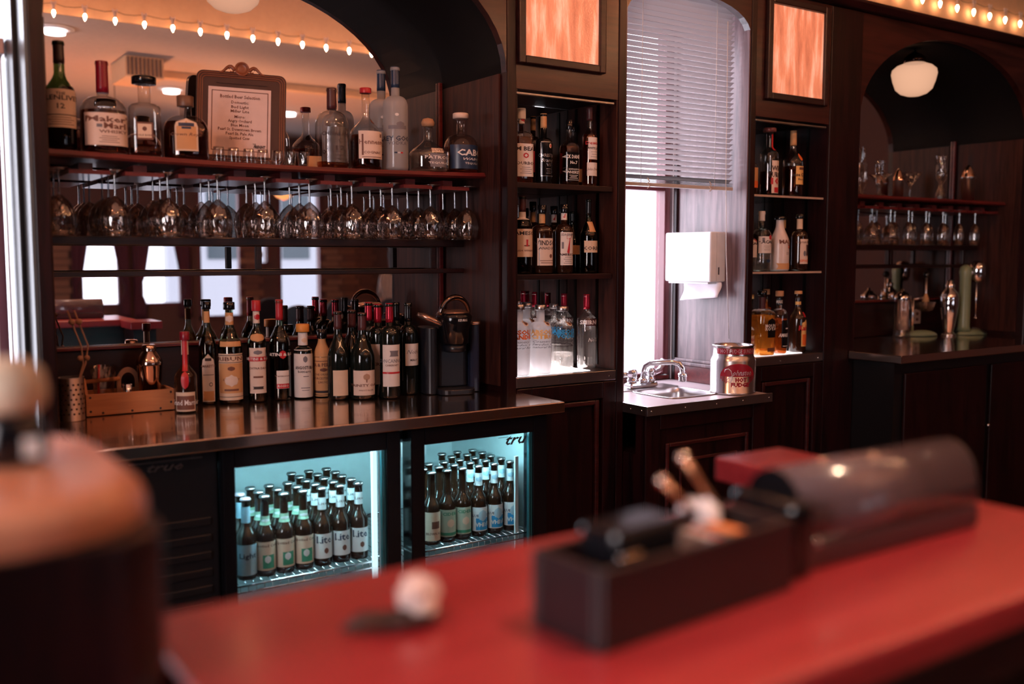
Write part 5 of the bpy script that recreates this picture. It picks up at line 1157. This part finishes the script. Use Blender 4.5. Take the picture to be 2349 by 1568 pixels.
mt('THE', .010, .006, .066, .040, INK); mt('FREIGHT', .036, .012, .058, .056, INK, .04, .3); mt('HOUSE', .016, .006, .048, .060, INK)
# ---------------------------------------------------------------- things at the near end of the metal counter
ZC0 = .9412
t = thing('straw_cup', 'perforated steel cylinder beside the wooden tote', 'steel cup', (P(166,960,Y=2.93).x, 2.93, ZC0))
obj('body', MB().lathe([(.033,0),(.034,.002),(.034,.118),(.035,.120),(.032,.120),(.032,.004),(.001,.003)], 32, close=False), STEEL, t, local=True)
m = MB()
for i in range(7):
    for k in range(16):
        a = 2*pi*(k+.5*(i%2))/16; f = on_cyl(.0344, .020+i*.0135); c0 = f(.0344*a, 0); n = Vector((sin(a), -cos(a), 0))
        m.lathe([(.0032,0),(.001,.0002)], 8, c0, axis=n)
obj('holes', m, INK, t, local=True)['kind'] = 'stuff'
tw = thing('wooden_tongs', 'pale bent wooden tongs with round wooden beads standing in the steel cup', 'tongs', (t.location.x, 2.93, ZC0+.005))
TW = col((.42,.22,.14), .5, name='pale_wood')
for dx in (0, .018):
    obj('arm', MB().tube([(-.004,0,.0),(.012,0,.08),(.034+dx*.3,0,.15),(.030+dx,0,.20),(.010+dx,0,.26),(-.002+dx,0,.30)], [.0025]*6, 7), TW, tw, local=True)
    obj('bead', MB().ball((.008+dx*1.0,-.002,.268), .009, 12, 7), TW, tw, local=True); obj('bead', MB().ball((.026+dx,0,.166), .008, 12, 7), TW, tw, local=True)
TY0, TY1 = 2.958, 3.065; tx0, tx1 = xu(197, TY0, 920), xu(400, TY0, 905)
OW = wood('orange_crate_wood', (.42,.15,.06), (.60,.25,.11), rough=.5, axis='x', scale=.6, coat=.05)
tt = thing('wooden_tote', 'orange wood tote box with dark nails on the metal counter', 'tote box', ((tx0+tx1)/2, TY0, ZC0))
bx0, bz = tx0, ZC0
obj('front_board', MB().box(tx0,tx1,TY0,TY0+.008,bz+.001,bz+.063), OW, tt, .0015)
obj('back_board', MB().box(tx0,tx1,TY1-.008,TY1,bz+.001,bz+.063), OW, tt, .0015)
obj('bottom_board', MB().box(tx0+.001,tx1-.001,TY0+.0081,TY1-.0081,bz+.001,bz+.008), OW, tt)
for x in (tx0, tx1-.009):
    obj('end_board', MB().prism([(TY0+.0085,bz+.009),(TY1-.0085,bz+.009),(TY1-.0085,bz+.064),((TY0+TY1)/2+.012,bz+.105),((TY0+TY1)/2-.012,bz+.105),(TY0+.0085,bz+.064)] , x, x+.0085, 'x'), OW, tt, .001) if x == tx0 else obj('end_board', MB().box(x,x+.0085,TY0+.0085,TY1-.0085,bz+.009,bz+.064), OW, tt, .001)
obj('handle_bar', MB().cyl((tx0+.009,(TY0+TY1)/2,bz+.094),(tx0+.105,(TY0+TY1)/2,bz+.098),.006,10), OW, tt)
for dx, dz in ((.012,.052),(.012,.012),(.045,.006),(.125,.006),(.205,.006),(tx1-tx0-.01,.052),(tx1-tx0-.01,.022)):
    obj('nail', MB().lathe([(.0035,0),(.002,.0008)], 10, (tx0+dx, TY0-.0002, bz+dz+.002), axis=(0,-1,0)), INK, tt)
YT = 3.012
def lathe_thing(name, lb, cat, x, y, z, parts, group=None, rz=0):
    t = thing(name, lb, cat, (x, y, z), rz, group)
    for nm, pr, mt_ in parts: obj(nm, MB().lathe(pr, 28, close=False), mt_, t, local=True)
    return t
COP = col((.62,.44,.36), .12, 1, name='warm_polished_steel')
def shaker3(lb, x, y, z, s=1.0, m_=None):
    m_ = m_ or COP
    return lathe_thing('cocktail_shaker', lb, 'shaker', x, y, z, [
        ('tumbler', [(a*s,b*s) for a,b in [(.001,.001),(.028,0),(.030,.004),(.040,.135),(.0415,.137)]], m_),
        ('strainer', [(a*s,b*s) for a,b in [(.042,.138),(.0425,.146),(.038,.158),(.026,.176),(.022,.182)]], m_),
        ('cap', [(a*s,b*s) for a,b in [(.0225,.183),(.0225,.200),(.019,.204),(.001,.205)]], m_)])
shaker3('polished three-piece cocktail shaker standing in the wooden tote', xu(342,YT,820), YT, bz+.0095, .90)
lathe_thing('plastic_cup', 'clear flared cup with a red stirrer at the near end of the tote', 'cup', xu(226,YT,880)+.016, YT+.012, bz+.0095, [('cup', [(.001,.001),(.022,0),(.036,.125),(.037,.127)], WG)])
o = obj('stirrer', MB().cyl((xu(225,YT,880), YT+.012, bz+.012), (xu(226,YT,860)+.004, YT+.01, bz+.14), .0035, 8), RED); tag(o, 'red stirrer leaning in the clear flared cup', 'stirrer')
lathe_thing('jigger', 'small steel jigger standing in the wooden tote', 'jigger', xu(290,YT,880), YT-.01, bz+.0095, [('cup', [(.018,.0),(.008,.032),(.008,.036),(.016,.072),(.014,.072),(.006,.038)], CHROME)])
o = obj('wooden_paddle', MB().prism([(.032*cos(a), .032*sin(a)) for a in [pi*k/14 for k in range(15)]] + [(.020*cos(a), .020*sin(a)) for a in [pi-pi*k/14 for k in range(15)]], -.003, .003, 'y'), TW); o.location = (xu(298,YT,850), YT+.03, bz+.085)
o.scale = (1,1,1.3); tag(o, 'pale curved wooden handle rising from the tote', 'handle')
[obj('handle_foot', MB().box(a,a+.012,-.003,.003,-.057,.001), TW, o, local=True) for a in (-.032,.020)]
# coffee maker
kx = 1.668; km = thing('coffee_maker', 'black pod coffee maker with a looped metallic handle', 'coffee maker', (kx, 2.835, ZC0), radians(-10))
DKB = col((.010,.012,.018), .3, name='black_plastic'); BRZ = col((.52,.33,.26), .22, .85, name='bronze_trim'); DCH = col((.18,.13,.12), .08, 1, name='dark_chrome')
obj('base', MB().prism(rrect(-.062,.062,-.09,.09,.03), 0, .018, 'z'), DKB, km, .003, local=True)
obj('column', MB().prism(rrect(-.055,.062,-.012,.09,.02), .0185, .215, 'z'), DKB, km, .004, local=True)
obj('water_tank', MB().prism(rrect(.064,.098,-.03,.09,.012), 0.0, .225, 'z'), col((.02,.025,.05), .12, name='smoked_tank'), km, .002, local=True)
obj('tank_lid', MB().prism(rrect(.063,.100,-.034,.092,.012), .2255, .236, 'z'), BRZ, km, .003, local=True)
obj('head', MB().lathe([(.040,.165),(.048,.168),(.050,.215),(.056,.232),(.060,.256),(.052,.268),(.001,.272)], 32, (.0,-.04,0)), GLOSSB, km, local=True)
obj('spout', MB().lathe([(.026,.138),(.036,.142),(.036,.164)], 24, (.0,-.045,0)), DKB, km, local=True)
obj('top_plate', MB().lathe([(.058,.262),(.050,.273),(.030,.279),(.001,.281)], 32, (.0,-.03,0)), BRZ, km, local=True)
f = lambda x, y: (.0595*sin(x/.0595+.15), -.04-.0602*cos(x/.0595+.15), .246+y)
obj('lettering', text_on('KEURIG', .034, .011, f, .02), WHITEP, km, local=True)
hp = [(.055*cos(a)-.002, -.035-.030*sin(a*.5), .262+.058*sin(a)) for a in [pi*k/16 for k in range(17)]]
obj('handle_loop', MB().tube(hp, [.006+.004*sin(pi*k/16) for k in range(17)], 10), DCH, km, local=True)
lob = MB().lathe([(.001,-.008),(.03,-.006),(.038,0),(.034,.010),(.02,.017),(.001,.019)], 28)
lob.v = [(x*1.25 + .0, y, z - x*.55) for x, y, z in lob.v]; lob.v = [(x-.078, y-.03, z+.242) for x, y, z in lob.v]
obj('side_lid', lob, BRZ, km, local=True)
obj('side_body', MB().prism(rrect(-.100,-.057,-.05,.06,.02), 0.0, .222, 'z'), DKB, km, .004, local=True)
# ---------------------------------------------------------------- far niche
SX = 'glasses and steelware on the far niche shelf'; ZR = 1.6775
def rr(u, y=2.89): return xu(u, y, 430)
lathe_thing('footed_glass', 'cut crystal footed glass at the near end of the far shelf', 'glass', rr(1976), 2.90, ZR, [('glass', [(.001,.001),(.030,0),(.030,.003),(.008,.012),(.007,.06),(.012,.085),(.020,.10),(.026,.19),(.027,.22)], WG)], SX)
lathe_thing('sundae_glass', 'wide sundae glass with a glass tumbler standing in it', 'glass', rr(2022), 2.90, ZR, [('dish', [(.001,.001),(.032,0),(.030,.004),(.008,.014),(.007,.04),(.030,.085),(.055,.105)], WG), ('tumbler', [(.018,.06),(.022,.10),(.026,.165)], WG)], SX)
lathe_thing('sugar_pourer', 'smaller steel pourer with a domed top on the far shelf', 'pourer', rr(2056), 2.88, ZR, [('body', [(.001,.001),(.024,0),(.024,.075),(.026,.078)], STEEL), ('dome', [(.026,.079),(.024,.092),(.014,.118),(.003,.134),(.001,.135)], COP)], SX)
lathe_thing('cocktail_glass', 'martini glass between the two steel pourers', 'glass', rr(2092), 2.90, ZR, [('bowl', [(.005,.055),(.055,.122)], WG), ('stem', [(.004,.004),(.004,.055)], WG), ('foot', [(.001,.001),(.032,0),(.030,.003),(.004,.006)], WG)], SX)
lathe_thing('goblet', 'tall wavy crystal goblet on the far shelf', 'glass', rr(2158), 2.89, ZR, [('foot', [(.001,.001),(.026,0),(.028,.006),(.024,.03),(.012,.06),(.010,.075)], WG), ('bowl', [(.010,.0755),(.024,.10),(.029,.125),(.026,.15),(.024,.185),(.026,.215)], WG)], SX)
lathe_thing('sugar_pourer', 'larger steel pourer with a domed top, last on the far shelf', 'pourer', rr(2212), 2.87, ZR, [('body', [(.001,.001),(.030,0),(.030,.105),(.035,.110),(.035,.118)], STEEL), ('dome', [(.034,.119),(.030,.14),(.016,.168),(.003,.180),(.001,.181)], COP)], SX)
ZN = .9862
def cu(u, v): 
    p = P(u, v, Z=ZN); return p.x, min(3.02, p.y)
x, y = cu(2037, 770)
lathe_thing('straw_dispenser', 'glass straw dispenser with a chrome lid full of paper straws', 'dispenser', x, y, ZN, [('jar', [(.001,.001),(.044,0),(.044,.012),(.040,.016),(.040,.195)], WG), ('lid', [(.043,.196),(.043,.206),(.034,.214),(.022,.228),(.008,.234),(.008,.244),(.001,.246)], CHROME), ('lift_rod', [(.003,.0161),(.003,.195)], CHROME)])
SM = MB().cyl((0,0,0),(0,0,.150),.0032,8).mesh('paper_straw'); SM.materials.append(col((.72,.52,.44), .7))
for k in range(38):
    rnd = random.Random(k); a = rnd.uniform(0, 2*pi); r = .026*sqrt(rnd.random()); o = obj('paper_straw', SM, None); o.location = (x+.004+r*cos(a), y-.004+r*sin(a), ZN+.035+rnd.uniform(0,.006)); tag(o, 'pale paper straw packed inside the glass dispenser', 'straw', 'straws in the glass dispenser')
GRN = col((.24,.30,.18), .3, name='pale_green_enamel')
def foot(t, x, y, rz):
    pts = []
    vs = MB().ball((0,0,0), 1, 20, 10); vs.v = [(a*.095, b*.04, max(0, c*.030)) for a, b, c in vs.v]
    c_, s_ = cos(rz), sin(rz); vs.v = [(a*c_-b*s_, a*s_+b*c_, c+.001) for a, b, c in vs.v]
    obj('foot', vs, GRN, t, local=True)
x, y = 4.585, 3.0
m1 = thing('juice_press', 'green-footed chrome stand mixer with a black knob and glass bowl', 'mixer', (x, y, ZN))
foot(m1, x, y, radians(-20))
obj('post', MB().cyl((-.05,.02,.02),(-.05,.02,.20),.008,12), CHROME, m1, local=True)
obj('arm', MB().cyl((-.05,.02,.19),(.03,0,.20),.006,10), CHROME, m1, local=True)
obj('bowl', MB().lathe([(.015,.125),(.040,.135),(.050,.165),(.052,.175)], 24, (.025,0,0), close=False), WG, m1, local=True)
obj('spindle', MB().cyl((.03,0,.14),(.03,0,.30),.006,10), STEEL, m1, local=True); obj('knob', MB().ball((.03,0,.315), .018, 14, 8), GLOSSB, m1, local=True)
obj('cone', MB().lathe([(.020,.176),(.004,.225)], 16, (.03,0,0)), TAN, m1, local=True)
x, y = 4.73, 2.94
t = lathe_thing('cocktail_shaker', 'tall waisted silver cocktail shaker on the far niche counter', 'shaker', x, y, ZN, [('foot', [(.001,.001),(.040,0),(.036,.008),(.024,.018)], CHROME), ('body', [(.024,.0185),(.030,.05),(.042,.12),(.047,.17),(.044,.19)], CHROME), ('strainer', [(.046,.191),(.046,.205),(.036,.225),(.024,.238),(.020,.25)], CHROME), ('cap', [(.022,.2505),(.024,.262),(.014,.272),(.014,.285),(.001,.290)], CHROME)])
for s in (-1, 1): obj('ear', MB().tube([(s*.044,0,.19),(s*.060,0,.20),(s*.060,0,.225),(s*.044,0,.225)], .005, 8), CHROME, t, local=True)
x, y = cu(2228, 757); x, y = 4.88, 2.90
m2 = thing('drink_mixer', 'pale green milkshake mixer with a chrome head on the far counter', 'mixer', (x, y, ZN)); foot(m2, x, y, radians(-15))
obj('column', MB().lathe([(.035,.02),(.030,.05),(.028,.30),(.032,.33),(.026,.355),(.010,.365),(.001,.366)], 24, (-.045,.02,0)), GRN, m2, local=True)
obj('motor_head', MB().lathe([(.010,.27),(.030,.275),(.040,.30),(.042,.345),(.036,.372),(.018,.385),(.001,.387)], 28, (.028,0,0)), CHROME, m2, local=True)
obj('neck', MB().cyl((-.03,.015,.32),(.01,.003,.33),.014,12), CHROME, m2, local=True)
obj('spindle', MB().cyl((.028,0,.09),(.028,0,.27),.0035,8), CHROME, m2, local=True); obj('agitator', MB().lathe([(.010,.085),(.012,.089),(.001,.092)], 12, (.028,0,0)), CHROME, m2, local=True)
obj('power_cord', MB().tube([(-.04,-.02,.04),(-.01,-.045,.035),(.04,-.05,.012),(.09,-.03,.006),(.13,.0,.006)], .004, 7), BLACK, m2, local=True)
o = obj('wall_outlet', MB().box(4.66,4.73, 3.1,3.107, 1.04,1.115), col((.62,.48,.42), .5), None, .002); tag(o, 'cream electric outlet on the far niche backsplash', 'outlet')
obj('receptacle', MB().box(4.685,4.705,3.0975,3.0995,1.085,1.10).box(4.685,4.705,3.0975,3.0995,1.055,1.07), BROWNP, o)
# ---------------------------------------------------------------- people and chairs seen in the mirror
def skinned(name, pts, edges, mat, parent):
    """pts: {key: ((x,y,z), r)}; root = first"""
    ks = list(pts); me = bpy.data.meshes.new(name); me.from_pydata([pts[k][0] for k in ks], [(ks.index(a), ks.index(b)) for a, b in edges], [])
    o = bpy.data.objects.new(name, me); COL.objects.link(o); o.parent = parent
    sk_ = o.modifiers.new('skin', 'SKIN'); sb = o.modifiers.new('sub', 'SUBSURF'); sb.levels = 2; sb.render_levels = 2
    for i, k in enumerate(ks):
        r = pts[k][1]; me.skin_vertices[0].data[i].radius = (r, r) if not isinstance(r, tuple) else r
    me.skin_vertices[0].data[0].use_root = True; sk_.use_smooth_shade = True
    me.materials.append(mat); return o
PX, PY = 4.12, -1.62
pe = thing('person', 'dark-haired person in a striped top seated on a bar chair, in the mirror', 'person', (PX, PY, 0), radians(60))
SKIN = col((.45,.22,.16), .6, name='skin')
body = {'pel': ((0,0,.72),.13), 'waist': ((0,.01,.90),.11), 'chest': ((0,.02,1.10),.135), 'neckb': ((0,.015,1.24),.055), 'neck': ((0,.0,1.31),.048), 'head0': ((0,-.01,1.40),.072), 'head1': ((0,-.015,1.47),.082), 'head2': ((0,-.01,1.53),.066),
 'shl': ((.17,.01,1.20),.055), 'ell': ((.22,-.03,.96),.042), 'wrl': ((.13,-.24,.92),.030), 'shr': ((-.17,.01,1.20),.055), 'elr': ((-.22,-.03,.96),.042), 'wrr': ((-.13,-.24,.92),.030),
 'hl': ((.09,-.02,.70),.085), 'kl': ((.11,-.40,.70),.062), 'al': ((.11,-.42,.33),.04), 'tl': ((.11,-.54,.29),.034), 'hr': ((-.09,-.02,.70),.085), 'kr': ((-.11,-.40,.70),.062), 'ar': ((-.11,-.42,.33),.04), 'tr': ((-.11,-.54,.29),.034)}
ed = [('pel','waist'),('waist','chest'),('chest','neckb'),('neckb','neck'),('neck','head0'),('head0','head1'),('head1','head2'),('chest','shl'),('shl','ell'),('ell','wrl'),('chest','shr'),('shr','elr'),('elr','wrr'),('pel','hl'),('hl','kl'),('kl','al'),('al','tl'),('pel','hr'),('hr','kr'),('kr','ar'),('ar','tr')]
skinned('body', body, ed, SKIN, pe)
def stripes():
    m, nt, N, L, b = newmat('striped_cloth'); tc = N.new('ShaderNodeTexCoord'); w_ = N.new('ShaderNodeTexWave'); w_.bands_direction = 'X'; w_.inputs['Scale'].default_value = 9; w_.inputs['Distortion'].default_value = .6
    L.new(tc.outputs['Object'], w_.inputs['Vector']); cr = N.new('ShaderNodeValToRGB'); cr.color_ramp.elements[0].position = .45; cr.color_ramp.elements[1].position = .55
    cr.color_ramp.elements[0].color = (.02,.01,.01,1); cr.color_ramp.elements[1].color = (.42,.30,.24,1); L.new(w_.outputs['Fac'], cr.inputs[0]); L.new(cr.outputs[0], b.inputs['Base Color']); return m
skinned('striped_top', {'a': ((0,.01,.80),.135), 'b': ((0,.01,.92),.122), 'c': ((0,.02,1.10),.147), 'd': ((0,.015,1.22),.07), 'l': ((.17,.01,1.20),.065), 'l2': ((.215,-.025,1.00),.055), 'r': ((-.17,.01,1.20),.065), 'r2': ((-.215,-.025,1.00),.055)}, [('a','b'),('b','c'),('c','d'),('c','l'),('l','l2'),('c','r'),('r','r2')], stripes(), pe)
skinned('trousers', {'p': ((0,0,.72),.14), 'hl': ((.09,-.02,.70),.098), 'kl': ((.11,-.40,.70),.075), 'al': ((.11,-.42,.36),.052), 'hr': ((-.09,-.02,.70),.098), 'kr': ((-.11,-.40,.70),.075), 'ar': ((-.11,-.42,.36),.052)}, [('p','hl'),('hl','kl'),('kl','al'),('p','hr'),('hr','kr'),('kr','ar')], BLACK, pe)
hr_ = MB().ball((0,.015,1.50), .105, 20, 12, 1.1); hr_.v = [(x, (y if y > -.035 or z > 1.545 else -.035 + (y+.035)*.1), z if z > 1.45 or y > 0 else 1.45) for x, y, z in hr_.v]
obj('hair', hr_, col((.012,.006,.005), .6), pe, local=True); obj('long_hair', MB().lathe([(.03,1.18),(.085,1.25),(.10,1.42),(.08,1.50)], 16, (0,.05,0), sy=.5), col((.012,.006,.005), .6), pe, local=True)
for s in (-1, 1):
    obj('eye', MB().ball((s*.030,-.092,1.475), .011, 10, 6), col((.03,.02,.02), .2), pe, local=True); obj('ear', MB().ball((s*.083,-.01,1.46), .018, 8, 6, 1.4), SKIN, pe, local=True)
    hb = MB().ball((s*.13,-.27,.925), .034, 12, 8, .5)
    for q in range(4): hb.tube([(s*.13+(q-1.5)*.016,-.29,.925),(s*.13+(q-1.5)*.018,-.335,.928),(s*.13+(q-1.5)*.018,-.355-.01*(q in (1,2)),.912)], [.009,.008,.006], 6)
    hb.tube([(s*.105,-.27,.925),(s*.088,-.30,.93),(s*.085,-.32,.925)], [.010,.009,.007], 6); obj('hand', hb, SKIN, pe, local=True)
obj('nose', MB().lathe([(.012,0),(.008,.016),(.002,.02)], 8, (0,-.095,1.445), axis=(0,-.8,-.3)), SKIN, pe, local=True); obj('mouth', MB().ball((0,-.088,1.418), .018, 10, 5, .25), col((.35,.10,.09), .5), pe, local=True)
def chair(x, y, rz, lb):
    t = thing('bar_chair', lb, 'chair', (x, y, 0), rz, 'dark bar chairs in the mirror')
    obj('seat', MB().lathe([(.001,.60),(.19,.60),(.20,.62),(.18,.645),(.001,.65)], 24), DKB, t, local=True)
    bm_ = MB().prism([(.17*cos(a), .86+.17*sin(a)) for a in [2*pi*k/24 for k in range(24)]], .15, .175, 'y'); obj('backrest', bm_, DKB, t, .01, local=True)
    for s in (-1,1): obj('back_post', MB().cyl((s*.11,.15,.62),(s*.11,.16,.78),.012,8), DKB, t, local=True)
    for a, b in ((-1,-1),(1,-1),(1,1),(-1,1)): obj('leg', MB().cyl((a*.13,b*.13,.60),(a*.19,b*.19,.001),.014,8,.011), DKB, t, local=True)
    for a, b, c_, d in ((-1,-1,1,-1),(1,-1,1,1),(1,1,-1,1),(-1,1,-1,-1)): obj('stretcher', MB().cyl((a*.17,b*.17,.22),(c_*.17,d*.17,.22),.008,6), DKB, t, local=True)
def virt(u, yv): return xu(u, yv, 640)
chair(virt(682, 7.2), 2*YM-7.2, radians(20), 'dark round-backed chair before the pale window, in the mirror')
chair(virt(592, 8.6), 2*YM-8.6, radians(-15), 'dark round-backed chair between the two pale windows, in the mirror')
chair(virt(790, 8.3), 2*YM-8.3, radians(30), 'dark round-backed chair by the brick wall, in the mirror')
chair(PX, PY+.0, radians(60), 'dark bar chair under the seated person, in the mirror')
